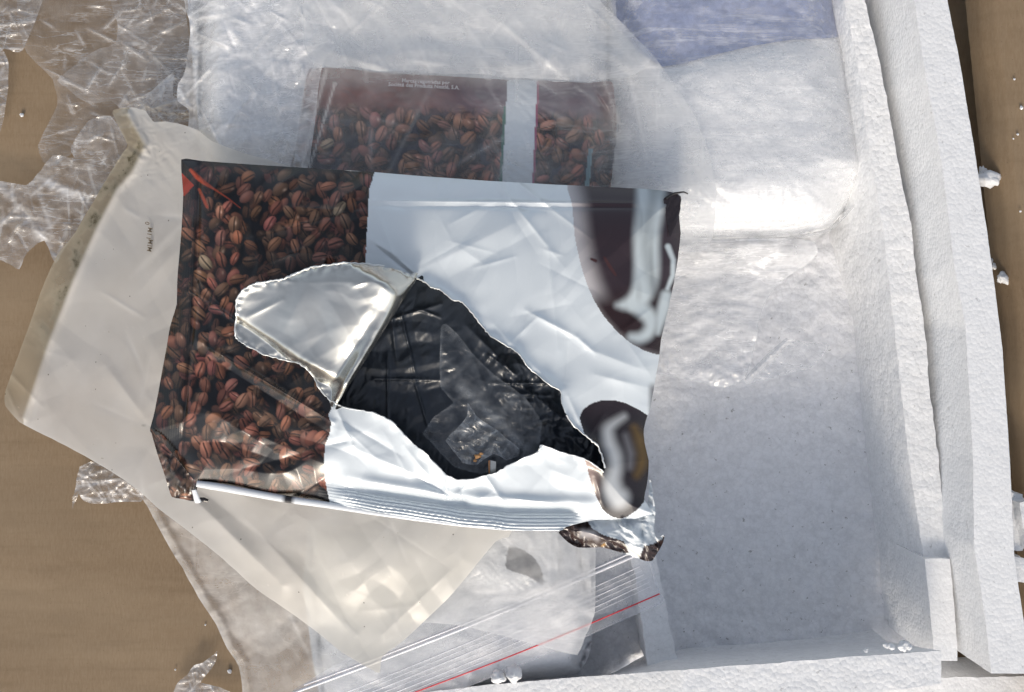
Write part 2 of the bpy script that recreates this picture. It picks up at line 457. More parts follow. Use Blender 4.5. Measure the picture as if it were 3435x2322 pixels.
# lower cross board: stations along x
def xboard(name, label, top, bot, zt, zb, mat, seed, lean=0.0, amp=.0007):
    xs = sorted(set([p[0] for p in top] + [p[0] for p in bot])); st = []
    for x in xs:
        ty = np.interp(x, [p[0] for p in top], [p[1] for p in top]); by = np.interp(x, [p[0] for p in bot], [p[1] for p in bot])
        zz = zt(x) if callable(zt) else zt
        A, B = W(x, ty, zz), W(x, by, zz)
        st.append((A, B, (B[0], B[1], zb), (A[0], A[1] + lean, zb)))
    return tag(loft(name, st, mat, seed=seed, amp=amp), label, 'foam board')
xboard('foam_board', 'long white foam board lying across the open side of the foam floor with specks',
       [(820, 1590), (1090, 1556), (1300, 1538), (1546, 1521), (1849, 1497), (2112, 1478)], [(820, 1690), (1600, 1610), (1983, 1574), (2136, 1552)], lambda x: float(np.interp(x, [820, 1080, 1330, 1450], [.034, .038, .040, .088])), .006, M_foam, 21, lean=-.022, amp=.0005)
xboard('foam_board', 'lower white foam board under the ends of both foam walls at the corner',
       [(1900, 1540), (2330, 1536), (2420, 1540)], [(1900, 1800), (2330, 1800), (2420, 1800)], .034, .004, M_foam_smooth, 25)
# divider strip
slab('foam_strip', 'narrow upright white foam divider strip beside the red lined zip bag',
     [(1405, 1150), (1440, 1300), (1455, 1398), (1463, 1450), (1472, 1512)], [(1462, 1150), (1487, 1256), (1506, 1344), (1522, 1430), (1540, 1512)], .040, .006, M_foam, seed=31, amp=.0011)
# block under the upper films
blk = [(452, -300), (1390, -300), (1400, 420), (1330, 560), (490, 560), (455, 330)]
tag(sheet('foam_block', smooth_poly(blk, 3), lambda x, y: .005 + .034 * np.sqrt(np.clip(1 - (1 - np.clip(pdist(x, y, blk) / 45, 0, 1)) ** 2, 0, 1)) + .0008 * fbm(x / 60, y / 60, 7),
          M_foam_smooth, 9), 'large white foam block under the hazy film behind the torn pouch', 'foam block')
low = [(700, 1180), (1300, 1180), (1345, 1440), (1312, 1528), (1130, 1548), (900, 1600), (740, 1650)]
tag(sheet('foam_block', smooth_poly(low, 3), lambda x, y: .010 + .022 * np.sqrt(np.clip(1 - (1 - np.clip(pdist(x, y, low) / 40, 0, 1)) ** 2, 0, 1)) + .0008 * fbm(x / 50, y / 50, 17),
          M_foam_smooth, 9), 'rounded white foam block under the red lined zip bag', 'foam block')

# broken pieces hanging off the outer wall
def lump(name, x, y, z, r, mat, seed, squash=(1, 1, .7), sub=12):
    th = np.linspace(0, math.pi, sub + 1); ph = np.linspace(0, 2 * math.pi, 2 * sub, endpoint=False)
    T, Pm = np.meshgrid(th, ph, indexing='ij')
    D = np.stack([np.sin(T) * np.cos(Pm), np.sin(T) * np.sin(Pm), np.cos(T)], -1).reshape(-1, 3)
    rr = 1 + .40 * noise3(D + seed * 3.1, .9, seed)[:, 0] + .08 * noise3(D + seed, .4, seed + 3)[:, 1]
    V = D * rr[:, None] * np.array(squash) * r + np.array(W(x, y, z + r * squash[2] * .8))
    a, b = T.shape; i = np.arange(a * b).reshape(a, b)
    F = np.stack([i[:-1], i[1:], np.roll(i, -1, 1)[1:], np.roll(i, -1, 1)[:-1]], -1).reshape(-1, 4)
    return make_obj(name, V, F, mat)
def chunk(pts, zt, zb, seed, label):
    P = [W(x, y, zt) for x, y in pts]
    c = np.mean(P, 0)
    st = []
    A, B, C, D = P
    for t in np.linspace(0, 1, 4):
        l = np.array(A) * (1 - t) + np.array(D) * t; r = np.array(B) * (1 - t) + np.array(C) * t
        st.append((l, r, (r[0], r[1], zb), (l[0], l[1], zb)))
    tag(loft('foam_chunk', st, M_foam, seed=seed, amp=.0016, nscale=.009), label, 'foam chunk')
chunk([(2296, 1118), (2322, 1122), (2322, 1250), (2298, 1250)], .074, .05, 41, 'broken foam chunk wedged between outer foam wall and cardboard')
chunk([(2316, 1140), (2350, 1135), (2352, 1240), (2330, 1245)], .080, .055, 43, 'smaller broken foam piece beside the wedged foam chunk')
chunk([(2300, 1262), (2345, 1275), (2350, 1325), (2305, 1322)], .078, .055, 45, 'broken foam piece sticking out from the outer wall over cardboard')
for k, (x, y, z, r, sq) in enumerate([(2231, 392, .058, .0028, (.7, 1.2, .7)), (2242, 408, .060, .0044, (1.2, .9, .7))]):
    tag(lump('foam_crumb', x, y, z, r, M_foam, 60 + k, sq), ['thin foam stalk crumb beside the outer foam wall', 'roundest largest foam crumb on the brown cardboard flap'][k], 'foam crumb')
for k, (x, y, z, r) in enumerate([(2258, 604, .052, .0017), (2251, 592, .05, .0015), (2276, 632, .058, .0030)]):
    tag(lump('foam_crumb', x, y, z, r, M_foam, 70 + k), 'small jagged foam crumb in the shaded gap beside the outer wall', 'foam crumb', 'crumbs beside the outer foam wall')
for k, (x, y, r) in enumerate([(2010, 1466, .0013), (2024, 1468, .0016), (2050, 1466, .0024), (2061, 1468, .0017), (1966, 1476, .0011)]):
    tag(lump('foam_crumb', x, y, .086, r, M_foam, 80 + k), 'white foam crumb on the edge of the long foam board', 'foam crumb', 'crumbs along the long foam board')
for k, (x, y, r) in enumerate([(1131, 1536, .0036), (1166, 1531, .0040), (1152, 1522, .0018)]):
    tag(lump('foam_crumb', x, y, .040, r, M_foam_smooth, 90 + k, (1, 1, 1)), 'smooth white foam bead between zip bag and long foam board', 'foam crumb', 'beads beside the zip bag')
for k, (x, y, r) in enumerate([(50, 261, .0011), (521, 1524, .0013), (466, 1418, .0005), (398, 1520, .0005)]):
    tag(lump('foam_crumb', x, y, .0, r, M_foam, 100 + k), 'tiny white foam speck lying on the brown cardboard', 'foam crumb', 'specks on the cardboard')
for k, (x, y, r) in enumerate([(2318, 245, .0009), (2302, 180, .0005), (2310, 305, .0006), (2316, 480, .0005), (2300, 315, .0004)]):
    tag(lump('foam_crumb', x, y, .069, r, M_foam, 120 + k), 'tiny foam speck on the cardboard flap outside the foam walls', 'foam crumb', 'specks on the cardboard flap')

# ------------------------------------------------------------------ bean print painted by formula
def paint_canvas(x0, y0, x1, y1, n, seed, bg=(26, 22, 26), size=1.0, pale=.04, hue=0, gain=1.0):
    w, h = int(x1 - x0), int(y1 - y0); rng = random.Random(seed)
    gx, gy = np.meshgrid(np.arange(w), np.arange(h))
    C = np.zeros((h, w, 3)); C[:] = s2l(bg)
    C *= (1 + .5 * fbm(gx / 60, gy / 60, seed))[..., None].clip(.4, 1.8)
    for i in range(n):
        depth = i / n
        a = rng.uniform(15, 20) * size; b = a * rng.uniform(.50, .72); an = rng.gauss(math.pi / 2, .75)
        if rng.random() < .25: an = rng.uniform(0, math.pi)
        cx, cy = rng.uniform(0, w), rng.uniform(0, h); R = int(a) + 2
        xa, xb, ya, yb = max(0, int(cx) - R), min(w, int(cx) + R), max(0, int(cy) - R), min(h, int(cy) + R)
        if xb <= xa or yb <= ya: continue
        X = gx[ya:yb, xa:xb] - cx; Y = gy[ya:yb, xa:xb] - cy
        u = (X * math.cos(an) + Y * math.sin(an)) / a; v = (-X * math.sin(an) + Y * math.cos(an)) / b
        v = v + .10 * u * u * rng.choice((-1, 1))
        r2 = u * u + v * v
        m = sst(1.06, .94, r2)
        nz = np.sqrt(np.clip(1 - r2, 0, 1))
        nx = (u * math.cos(an) - v * math.sin(an)); ny = (u * math.sin(an) + v * math.cos(an))
        li = np.clip(.42 * nz - .26 * nx - .34 * ny + .36, 0.05, 1.15)
        tone = (.16 + .84 * depth ** 1.6) * rng.uniform(.7, 1.15) * gain
        base = np.array(s2l((134 + rng.uniform(-8, 8), 88 + rng.uniform(-8, 6) + hue, 71 + rng.uniform(-8, 6) + hue)))
        if rng.random() < pale: base = np.array(s2l((150, 132, 108)))
        if rng.random() < .25: base = np.array(s2l((104, 78, 60)))
        col = base * (li * tone)[..., None]
        col = col + np.array(s2l((220, 165, 140))) * (.55 * np.clip(li - .72, 0, 1) ** 1.2 * tone)[..., None]
        gx0, gy0 = rng.uniform(-.5, .1), rng.uniform(-.55, -.2)
        gl_ = np.exp(-((u - gx0) / .22) ** 2 - ((v - gy0) / .16) ** 2) * rng.choice((0, .3, .8)) * tone
        col = col + np.array(s2l((205, 178, 160))) * (gl_ * .6)[..., None]
        if rng.random() < .85:
            off = rng.uniform(-.35, .25); wob = rng.uniform(-.2, .2)
            cr = np.abs(v - off - wob * np.sin(2.6 * u)); wd = rng.uniform(.10, .17)
            k = np.exp(-(cr / wd) ** 4) * sst(1.0, .75, np.abs(u))
            hl = np.exp(-((cr - wd * 2.1) / (wd * .6)) ** 2) * .35 * tone
            col = col * (1 - .93 * k)[..., None] + base * (hl * (1 - k))[..., None]
        sh = sst(1.55, .8, ((X - 2) / (a * .8)) ** 2 + ((Y - 3) / (a * .8)) ** 2) * .35
        T = C[ya:yb, xa:xb]
        T *= (1 - 1.8 * sh * (1 - m))[..., None]
        C[ya:yb, xa:xb] = T * (1 - m[..., None]) + col * m[..., None]
    def sample(px, py):
        fx = np.clip(px - x0, 0, w - 1.01); fy = np.clip(py - y0, 0, h - 1.01)
        ix = fx.astype(int); iy = fy.astype(int); tx = (fx - ix)[:, None]; ty = (fy - iy)[:, None]
        ix2 = np.minimum(ix + 1, w - 1); iy2 = np.minimum(iy + 1, h - 1)
        return (C[iy, ix] * (1 - tx) + C[iy, ix2] * tx) * (1 - ty) + (C[iy2, ix] * (1 - tx) + C[iy2, ix2] * tx) * ty
    return sample

beans = paint_canvas(330, 350, 870, 1170, 1050, 11, (12, 11, 15), 1.03, .006, gain=1.25)

# ------------------------------------------------------------------ the torn coffee pouch
OUT = [(411, 362), (455, 365), (520, 370), (640, 378), (760, 385), (850, 391), (960, 400), (1100, 410), (1200, 416), (1296, 421), (1380, 425), (1450, 428),
       (1500, 432), (1538, 440), (1546, 452), (1541, 490), (1545, 530), (1538, 590), (1528, 650), (1512, 720), (1500, 772), (1496, 812), (1486, 870), (1476, 925), (1468, 948), (1461, 975), (1463, 1005),
       (1472, 1045), (1470, 1090), (1462, 1130), (1472, 1150), (1484, 1166), (1440, 1178), (1350, 1180), (1285, 1196), (1270, 1205), (1150, 1204), (1090, 1200), (1040, 1191), (940, 1176), (840, 1160), (740, 1143),
       (650, 1130), (560, 1116), (500, 1104), (446, 1094), (425, 1072), (385, 1022), (345, 985), (341, 972), (352, 930), (363, 870), (376, 800), (386, 742), (401, 690), (402, 640), (405, 600), (412, 520), (416, 440)]
HOLE = [(946, 632), (965, 641), (983, 654), (1000, 657), (1026, 679), (1050, 686), (1073, 712), (1097, 743), (1114, 763), (1147, 783), (1174, 800), (1188, 817), (1198, 833), (1215, 847), (1248, 874), (1272, 887),
        (1275, 917), (1285, 941), (1305, 968), (1336, 995), (1356, 1011), (1366, 1035), (1373, 1062), (1369, 1071), (1345, 1052), (1320, 1039), (1281, 1029), (1230, 1011), (1224, 1020), (1218, 1027),
        (1174, 1046), (1151, 1058), (1127, 1073), (1109, 1077), (1074, 1087), (1040, 1090), (1013, 1078), (993, 1058), (965, 1028), (939, 1008), (912, 981), (885, 954), (852, 938), (818, 931), (778, 924), (765, 918), (850, 784)]
HOLEs = smooth_poly(HOLE[:-1], 4, jit=1.1, seed=5)
OUTs = smooth_poly(OUT, 3, jit=.35, seed=6)
BEAN_R = [(350, 851), (391, 850), (430, 838), (520, 833), (600, 830), (632, 829), (900, 765), (918, 765), (940, 752), (970, 735), (1000, 750), (1040, 735), (1080, 737), (1150, 748)]   # (y, x) right limit of the beans
BEAN_R = [(340, 852), (391, 850), (430, 838), (520, 833), (600, 829), (640, 826), (905, 760), (925, 752), (945, 745), (960, 752), (985, 748), (1010, 738), (1050, 735), (1090, 738), (1150, 750)]
CREASE = [(452, 375, 446, 640, 5, -9), (446, 640, 428, 850, 5, -9), (428, 850, 412, 1010, 5, -9), (404, 655, 452, 668, 6, 5),
          (452, 668, 560, 745, 6, 9), (452, 775, 756, 958, 7, 15), (456, 800, 750, 985, 10, -8), (430, 905, 640, 1035, 16, 10), (480, 1085, 740, 1015, 12, -6),
          (560, 545, 830, 470, 8, -6), (460, 560, 560, 445, 8, 5), (640, 470, 820, 480, 9, 5), (455, 640, 500, 690, 4, 6), (600, 600, 700, 560, 8, 5), (500, 400, 470, 470, 7, 5),
          (838, 455, 1440, 462, 4, 6), (838, 468, 1440, 472, 4, -5), (870, 462, 930, 478, 8, -5), (1150, 470, 1240, 480, 7, -4),
          (842, 545, 905, 585, 9, 7), (848, 555, 945, 632, 7, -8), (895, 585, 850, 470, 12, 5), (905, 590, 940, 620, 5, 6), (1000, 640, 1230, 520, 34, -9), (960, 610, 1180, 500, 22, 6), (1040, 560, 1100, 600, 20, 5),
          (1195, 705, 1310, 765, 10, 9), (1310, 765, 1350, 800, 8, 7), (1290, 770, 1280, 870, 16, -9), (1330, 790, 1460, 840, 18, 7), (1120, 735, 1200, 820, 14, 7), (1200, 820, 1270, 885, 12, 9), (1160, 720, 1290, 690, 22, -6),
          (1350, 850, 1470, 880, 14, 6), (1290, 900, 1330, 990, 9, 8), (1400, 760, 1480, 700, 12, 5), (1370, 940, 1330, 1000, 8, 5),
          (765, 930, 800, 1010, 7, 9), (745, 1010, 795, 1000, 8, -9), (790, 1010, 950, 1080, 14, 6), (950, 1085, 1050, 1140, 10, -12), (1040, 1090, 1060, 1160, 14, -10), (1060, 1150, 1120, 1115, 14, 8), (960, 1120, 1040, 1140, 10, 8),
          (1120, 1125, 1340, 1155, 8, 7), (760, 1100, 950, 1118, 10, 7), (1240, 1060, 1330, 1100, 22, 5), (1350, 1080, 1370, 1150, 8, 6)]
GB = [(740, 1128), (840, 1142), (950, 1150), (1050, 1170), (1120, 1160), (1200, 1168), (1285, 1178)]         # upper line of the pleated base
FO_W = folds([(850, 440), (1290, 440), (1480, 820), (1460, 900), (1290, 880), (960, 620)], 26, 203, 50, 200, ang=.7, spread=1.8, h=2.6, w=7) + folds([(780, 950), (1000, 1080), (1330, 1070), (1350, 1130), (760, 1100)], 14, 205, 40, 140, h=5, w=6)
def gus(x, y):
    yb = np.interp(x, [446, 560, 650, 740, 840, 940, 1040, 1150, 1270], [1094, 1116, 1130, 1143, 1160, 1176, 1191, 1204, 1205])
    return yb - y                                                                                              # distance up from the lower edge
def z_bag(x, y, rough=True):
    d = pdist(x, y, OUT)
    z = .079 + .0135 * (1 - np.exp(-d / 75.0))
    dpx = creases(x, y, CREASE) * .62 + creases(x, y, FO_W)
    left = sst(870, 780, x)
    dpx = dpx + crumple(x, y, 3, 210, 5, .045) * (1 + 2.2 * left) + 2.5 * fbm(x / 260, y / 260, 5, 2)
    g = gus(x, y); inx = sst(700, 860, x) * sst(1330, 1285, x)
    dpx = dpx + inx * (30 * sst(52, -4, g) - 16 * np.exp(-((g - 46) / 14) ** 2)) + inx * sst(48, 36, g) * 1.9 * np.sin(2 * math.pi * (g + 3 * noise(x / 90, y / 200, 4)) / 6.8)
    dpx = dpx + 10 * np.exp(-((g - 62) / 16) ** 2) * sst(760, 860, x) * sst(1400, 1320, x)
    seal = sst(458, 446, x + (y - 400) * .055) * sst(350, 400, y)
    dpx = dpx * (1 - .35 * seal) + seal * .35 * np.sin((x + (y - 400) * .055) * 1.15)
    dh = pdist(x, y, HOLE)
    dpx = dpx + 9 * np.exp(-dh / 14.0) * (1 + .8 * noise(x / 40, y / 40, 12)) * sst(780, 900, x)
    return z + dpx * K

def smooth_poly3(p, n=5):
    p = np.array(p, float); t = np.arange(len(p)); u = np.linspace(0, len(p) - 1, n * len(p)); q = np.stack([np.interp(u, t, p[:, k]) for k in range(3)], 1)
    for _ in range(4): q[1:-1] = .25 * q[:-2] + .5 * q[1:-1] + .25 * q[2:]
    return [tuple(r) for r in q]
SW1 = smooth_poly3([(1478, 430, 35), (1474, 480, 33), (1466, 540, 31), (1468, 600, 31), (1466, 640, 30), (1458, 668, 27), (1440, 686, 21), (1418, 692, 13), (1402, 693, 7)])
SW2 = smooth_poly3([(1440, 695, 16), (1462, 706, 20), (1476, 722, 18), (1478, 742, 15), (1468, 760, 15), (1452, 768, 14), (1434, 766, 11)])
SW3 = [(1516, 560, 7), (1528, 590, 6), (1527, 625, 6), (1515, 655, 5)]
SW4 = [(1512, 672, 14), (1506, 700, 15), (1500, 724, 13), (1494, 755, 6)]
SW5 = smooth_poly3([(1416, 946, 6), (1394, 960, 9), (1378, 975, 14), (1382, 1005, 16), (1396, 1035, 17), (1398, 1065, 16), (1390, 1090, 19), (1392, 1118, 25), (1404, 1130, 26)])
SW6 = [(1420, 990, 6), (1432, 1030, 9), (1430, 1060, 6)]
def swirl(x, y, pts, soft=8):
    best = np.zeros_like(x)
    for i in range(len(pts) - 1):
        p, q = pts[i], pts[i + 1]; d, t = seg_dist(x, y, p, q); w = p[2] * (1 - t) + q[2] * t
        best = np.maximum(best, sst(w + soft * .5, w - soft * .7, d))
    return best
BLOB1 = smooth_poly([(1297, 400), (1299, 470), (1305, 540), (1318, 600), (1332, 645), (1350, 685), (1372, 720), (1400, 752), (1430, 778), (1465, 797), (1500, 806), (1560, 800), (1590, 600), (1590, 400)], 4)
BLOB2 = smooth_poly([(1316, 950), (1322, 932), (1340, 917), (1365, 909), (1390, 908), (1420, 915), (1450, 930), (1480, 952), (1490, 1000), (1490, 1080), (1470, 1125), (1452, 1152), (1430, 1169), (1410, 1178), (1385, 1171), (1365, 1152),
                     (1350, 1120), (1337, 1080), (1326, 1035), (1330, 1000)], 4)
PANEL = np.array((.79, .845, .875))
def col_bag(x, y):
    c = np.zeros((len(x), 3)); c[:] = PANEL
    c *= (1 + .02 * noise(x / 70, y / 50, 2))[:, None]
    b1 = inside(x, y, BLOB1) * 1.0
    d1 = pdist_line(x, y, BLOB1[:44])
    dk = np.array(s2l((52, 40, 46))); dk2 = np.array(s2l((40, 20, 21)))
    lowr = sst(640, 700, y + .15 * (x - 1380))[:, None]
    cb = dk * (1 - lowr) + dk2 * lowr
    g = sst(-4, 52, d1) * (1 - lowr[:, 0]) + lowr[:, 0] * sst(-30, 14, d1)
    cb = np.array(s2l((190, 186, 188))) * (1 - g)[:, None] + cb * g[:, None]
    st = np.maximum(swirl(x, y, [(1372, 585, 3), (1384, 605, 4), (1397, 624, 3)], 2), swirl(x, y, [(1342, 588, 3), (1352, 592, 4)], 3))[:, None]
    cb = cb * (1 - st) + np.array(s2l((70, 42, 42))) * st
    gr = np.array(s2l((196, 206, 210))); shade = (1 - .18 * sst(-.2, .5, noise(x / 22, y / 90, 5)) - .30 * np.exp(-((x - 1478 - 12 * np.sin(y / 50)) / 14) ** 2))[:, None]
    for sw, sf in ((SW1, 20), (SW2, 20), (SW3, 7), (SW4, 16)):
        s = swirl(x, y, sw, sf)[:, None]; cb = cb * (1 - s) + gr * (shade if sw is SW1 else 1.0) * s
    c = c * (1 - b1[:, None]) + cb * b1[:, None]
    b2 = inside(x, y, BLOB2)[:, None] * 1.0
    d2 = np.array(s2l((29, 20, 25))) * (1 + .5 * sst(960, 920, y))[:, None]
    fade = (sst(1010, 1045, y) * sst(1372, 1335, x) * (1 - .5 * sst(1100, 1160, y)))[:, None]
    d2 = d2 * (1 - fade) + np.array(s2l((150, 128, 122))) * fade
    for sw, cc, al in ((SW5, (186, 190, 194), 1.0), (SW6, (150, 150, 156), .55)):
        s = al * swirl(x, y, sw, 26)[:, None]; d2 = d2 * (1 - s) + np.array(s2l(cc)) * s
    s = .55 * swirl(x, y, smooth_poly3([(1440, 972, 8), (1452, 995, 14), (1460, 1025, 16), (1458, 1055, 13), (1446, 1078, 8)]), 26)[:, None]; d2 = d2 * (1 - s) + np.array(s2l((128, 98, 30))) * s
    c = c * (1 - b2) + d2 * b2
    s = (sst(1466, 1482, x) * sst(862, 885, y) * sst(960, 930, y))[:, None]; c = c * (1 - .75 * s) + np.array(s2l((70, 62, 70))) * .75 * s
    # beans
    xr = np.interp(y, [p[0] for p in BEAN_R], [p[1] for p in BEAN_R]) + 1.2 * noise(y / 9, y * 0, 3)
    m = (x < xr)[:, None] * 1.0
    bc = beans(x, y)
    sealx = x + (y - 400) * .055
    seal = sst(456, 446, sealx)
    strip = .55 + .45 * np.sin(sealx * 1.25 + 2 * noise(x / 14, y / 60, 6)) * .6
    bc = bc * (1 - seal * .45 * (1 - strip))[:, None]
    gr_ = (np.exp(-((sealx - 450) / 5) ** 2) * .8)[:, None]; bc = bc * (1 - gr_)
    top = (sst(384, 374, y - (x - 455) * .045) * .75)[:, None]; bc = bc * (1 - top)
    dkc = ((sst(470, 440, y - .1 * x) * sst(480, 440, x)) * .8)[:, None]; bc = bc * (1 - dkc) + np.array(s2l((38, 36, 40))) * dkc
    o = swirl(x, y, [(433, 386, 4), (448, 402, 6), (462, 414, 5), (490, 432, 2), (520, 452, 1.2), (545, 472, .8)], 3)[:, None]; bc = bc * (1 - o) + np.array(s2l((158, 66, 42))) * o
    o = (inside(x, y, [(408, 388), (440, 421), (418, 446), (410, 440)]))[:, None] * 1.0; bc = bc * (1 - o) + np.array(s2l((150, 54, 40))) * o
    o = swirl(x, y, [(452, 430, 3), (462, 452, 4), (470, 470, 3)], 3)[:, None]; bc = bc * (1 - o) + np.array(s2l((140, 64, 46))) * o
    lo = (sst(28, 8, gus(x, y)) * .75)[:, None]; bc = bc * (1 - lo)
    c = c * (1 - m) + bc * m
    # white lip of torn edge
    dh = pdist(x, y, HOLE[20:]); 
    return np.clip(c, 0, 1)

def met_bag(x, y):
    xr = np.interp(y, [p[0] for p in BEAN_R], [p[1] for p in BEAN_R])
    return np.where((x > xr) & ~inside(x, y, BLOB1) & ~inside(x, y, BLOB2), .15, 0.0)
pouch = thing('coffee_pouch', 'torn coffee bean printed pouch with white band, dark brown patches and peeled foil flap', 'pouch', 930, 780, .066)
sheet('front_panel', OUTs, z_bag, M_print, 2.0, holes=[HOLEs], parent=pouch, attrs={'col': col_bag, 'met': met_bag})
def z_back(x, y):
    d = pdist(x, y, OUT); return .0782 - .010 * (1 - np.exp(-d / 40.0))
sheet('back_panel', smooth_poly(OUT, 2), z_back, M_white, 10, parent=pouch)

# peeled flap, silver inside
HA, HB = np.array((946., 632.)), np.array((765., 918.))
hd = (HB - HA) / np.linalg.norm(HB - HA); hn = np.array((-hd[1], hd[0]))
if hn[0] > 0: hn = -hn
FLAP = [(946, 632), (930, 622), (905, 613), (870, 605), (830, 599), (780, 597), (735, 602), (700, 609), (665, 624), (640, 634), (600, 640), (570, 647), (550, 660), (537, 682), (536, 720), (534, 762), (545, 775), (565, 786), (600, 805), (640, 815), (680, 826), (705, 845), (725, 880), (745, 905), (765, 918)]
RR = 62.0
def z_fl(x, y):
    t = np.clip((x - HA[0]) * hn[0] + (y - HA[1]) * hn[1], 0, None); s = (x - HA[0]) * hd[0] + (y - HA[1]) * hd[1]
    up = np.where(t < RR, np.sqrt(np.clip(RR ** 2 - (RR - t) ** 2, 0, None)), RR)
    fall = RR * .85 * sst(RR * .7, 300, t)
    ends = sst(-6, 60, s) * sst(350, 285, s)
    z0 = .0915
    px = RR * .55 * (.35 + .65 * ends) + up * (.35 + .65 * ends) - fall - .27 * np.clip(y - 640, 0, None) * sst(0, 40, t)
    px = np.maximum(px, 7 + 0 * t)
    px = px + 2.5 * fbm(x / 130, y / 130, 44, 2) + crumple(x, y, 61, 110, 4, .05) + creases(x, y, [(560, 720, 640, 680, 6, 3), (800, 650, 830, 640, 4, 3), (640, 800, 760, 850, 16, 7), (700, 640, 640, 760, 40, 5)])
    px = px + 5 * np.exp(-pdist_line(x, y, FLAP) / 8) * noise(x / 14, y / 14, 8)
    return z0 + px * K
flap = sheet('torn_flap', smooth_poly(FLAP, 4, jit=1.3, seed=8), z_fl, M_foil, 3, parent=pouch)
# underside of the roll that joins flap and panel
ss = np.linspace(0, np.linalg.norm(HB - HA), 50); aa = np.linspace(0, math.pi / 2, 12); V = []
for s in ss:
    e = float(sst(-6, 60, np.array(s)) * sst(350, 285, np.array(s)))
    for a in aa:
        r = RR * .55 * (.35 + .65 * e); q = HA + hd * s + hn * r * (1 - math.cos(a)) * .9
        V.append(W(q[0], q[1], .0915 + K * r * (1 - math.sin(a))))
i = np.arange(50 * 12).reshape(50, 12)
make_obj('flap_roll', V, np.stack([i[:-1, :-1], i[1:, :-1], i[1:, 1:], i[:-1, 1:]], -1).reshape(-1, 4), M_foil, pouch)
# rough torn lip along the flap and hole
def rim(name, pts, zf, r, mat, off=0, dens=3, parent=None):
    P = smooth_poly(pts, dens, closed=False, jit=1.2, seed=len(pts)); P = np.array(P)
    z = zf(P[:, 0], P[:, 1]) + off
    X, Y, Z = W(P[:, 0], P[:, 1], z)
    rng = np.random.RandomState(3); return tube(name, np.stack([X, Y, Z], 1), r * (.6 + .8 * rng.rand(len(P))), mat, parent, 6)
rim('torn_edge', FLAP[3:18], z_fl, .00045, M_edge, .0002, 6, pouch)
rim('torn_edge', FLAP[17:], z_fl, .00040, M_edge, .0002, 6, pouch)
rim('torn_edge', HOLE[:17], z_bag, .00035, M_edge, .0001, 5, pouch)
rim('torn_edge', HOLE[17:23], z_bag, .00045, M_edge, .0001, 5, pouch)
rim('torn_edge', HOLE[23:46], z_bag, .00030, M_edge, .0001, 5, pouch)

# folded lower left corner
FC = [(341, 972), (352, 985), (385, 1022), (425, 1072), (447, 1096), (446, 1120), (440, 1138), (415, 1133), (390, 1128), (380, 1100), (371, 1070), (357, 1030)]
redbeans = paint_canvas(330, 960, 460, 1150, 120, 31, (60, 34, 26), .9, .02, hue=8)
sheet('folded_corner', smooth_poly(FC, 3), lambda x, y: .0815 + K * (10 * sst(0, 30, pdist(x, y, FC)) + crumple(x, y, 71, 40, 5, .35)) - .004 * sst(1060, 1130, y), M_print, 2.5, parent=pouch,
      attrs={'col': lambda x, y: np.clip(redbeans(x, y) * 1.25 + .01, 0, 1)})
def strip_pts(pts, z, n=8):
    P = np.array(smooth_poly(pts, n, closed=False)); zz = np.interp(np.arange(len(P)) / (len(P) - 1), np.linspace(0, 1, len(z)), z)
    X, Y, Z = W(P[:, 0], P[:, 1], zz); return np.stack([X, Y, Z], 1), P
sp, sP = strip_pts([(447, 1098), (500, 1106), (560, 1117), (650, 1133), (740, 1146), (840, 1162), (940, 1177), (1040, 1191), (1150, 1203)], [.0815, .081, .080, .083, .086, .087, .087])
sw = np.interp(sP[:, 0], [446, 480, 640, 900, 1040, 1150], [.0016, .0019, .0018, .0012, .0008, .0003])
sc_ = np.where(((sP[:, 0] > 640) & (sP[:, 0] < 662))[:, None], np.array((.02, .018, .02)), np.array((.80, .83, .86)))
tube('bottom_edge_strip', sp, sw, M_print, pouch, 10, .55, attrs={'col': sc_})
sp, sP = strip_pts([(440, 1112), (444, 1124), (447, 1134), (450, 1140)], [.081, .0795, .078])
tube('loose_tab', sp, np.linspace(.0012, .0018, len(sP)), M_print, pouch, 8, .4, attrs={'col': np.tile((.8, .83, .85), (len(sP), 1))})
sp, sP = strip_pts([(450, 1136), (462, 1134), (472, 1137)], [.078, .077])
tube('loose_tab', sp, np.linspace(.0014, .0008, len(sP)), M_print, pouch, 8, .4, attrs={'col': np.tile((.02, .017, .018), (len(sP), 1))})

# crumpled lower right corner
CC = [(1283, 1176), (1330, 1172), (1400, 1172), (1440, 1166), (1470, 1140), (1474, 1090), (1478, 1095), (1483, 1130), (1487, 1165), (1484, 1200), (1490, 1222), (1508, 1212), (1505, 1232), (1481, 1272), (1464, 1273), (1430, 1261), (1370, 1243), (1312, 1243), (1288, 1230), (1268, 1209), (1280, 1195)]
def col_cc(x, y):
    c = np.zeros((len(x), 3)); c[:] = (.74, .79, .82)
    b = inside(x, y, [(1260, 1209), (1280, 1190), (1284, 1170), (1325, 1172), (1345, 1200), (1370, 1215), (1415, 1228), (1428, 1255), (1400, 1255), (1300, 1245)])
    b |= inside(x, y, [(1462, 1238), (1480, 1236), (1500, 1225), (1512, 1210), (1510, 1240), (1482, 1280), (1450, 1270)])
    c[b] = s2l((62, 48, 46))
    s = swirl(x, y, [(1325, 1210, 10), (1345, 1213, 10), (1355, 1222, 6)], 14)[:, None]; c = c * (1 - s) + np.array(s2l((165, 162, 165))) * s
    s = swirl(x, y, [(1366, 1240, 2), (1372, 1236, 3)], 3)[:, None]; c = c * (1 - s) + np.array(s2l((170, 125, 50))) * s
    s = swirl(x, y, [(1415, 1236, 1.5), (1450, 1262, 2)], 3)[:, None]; c = c * (1 - s) + np.array(s2l((225, 220, 205))) * s
    return c
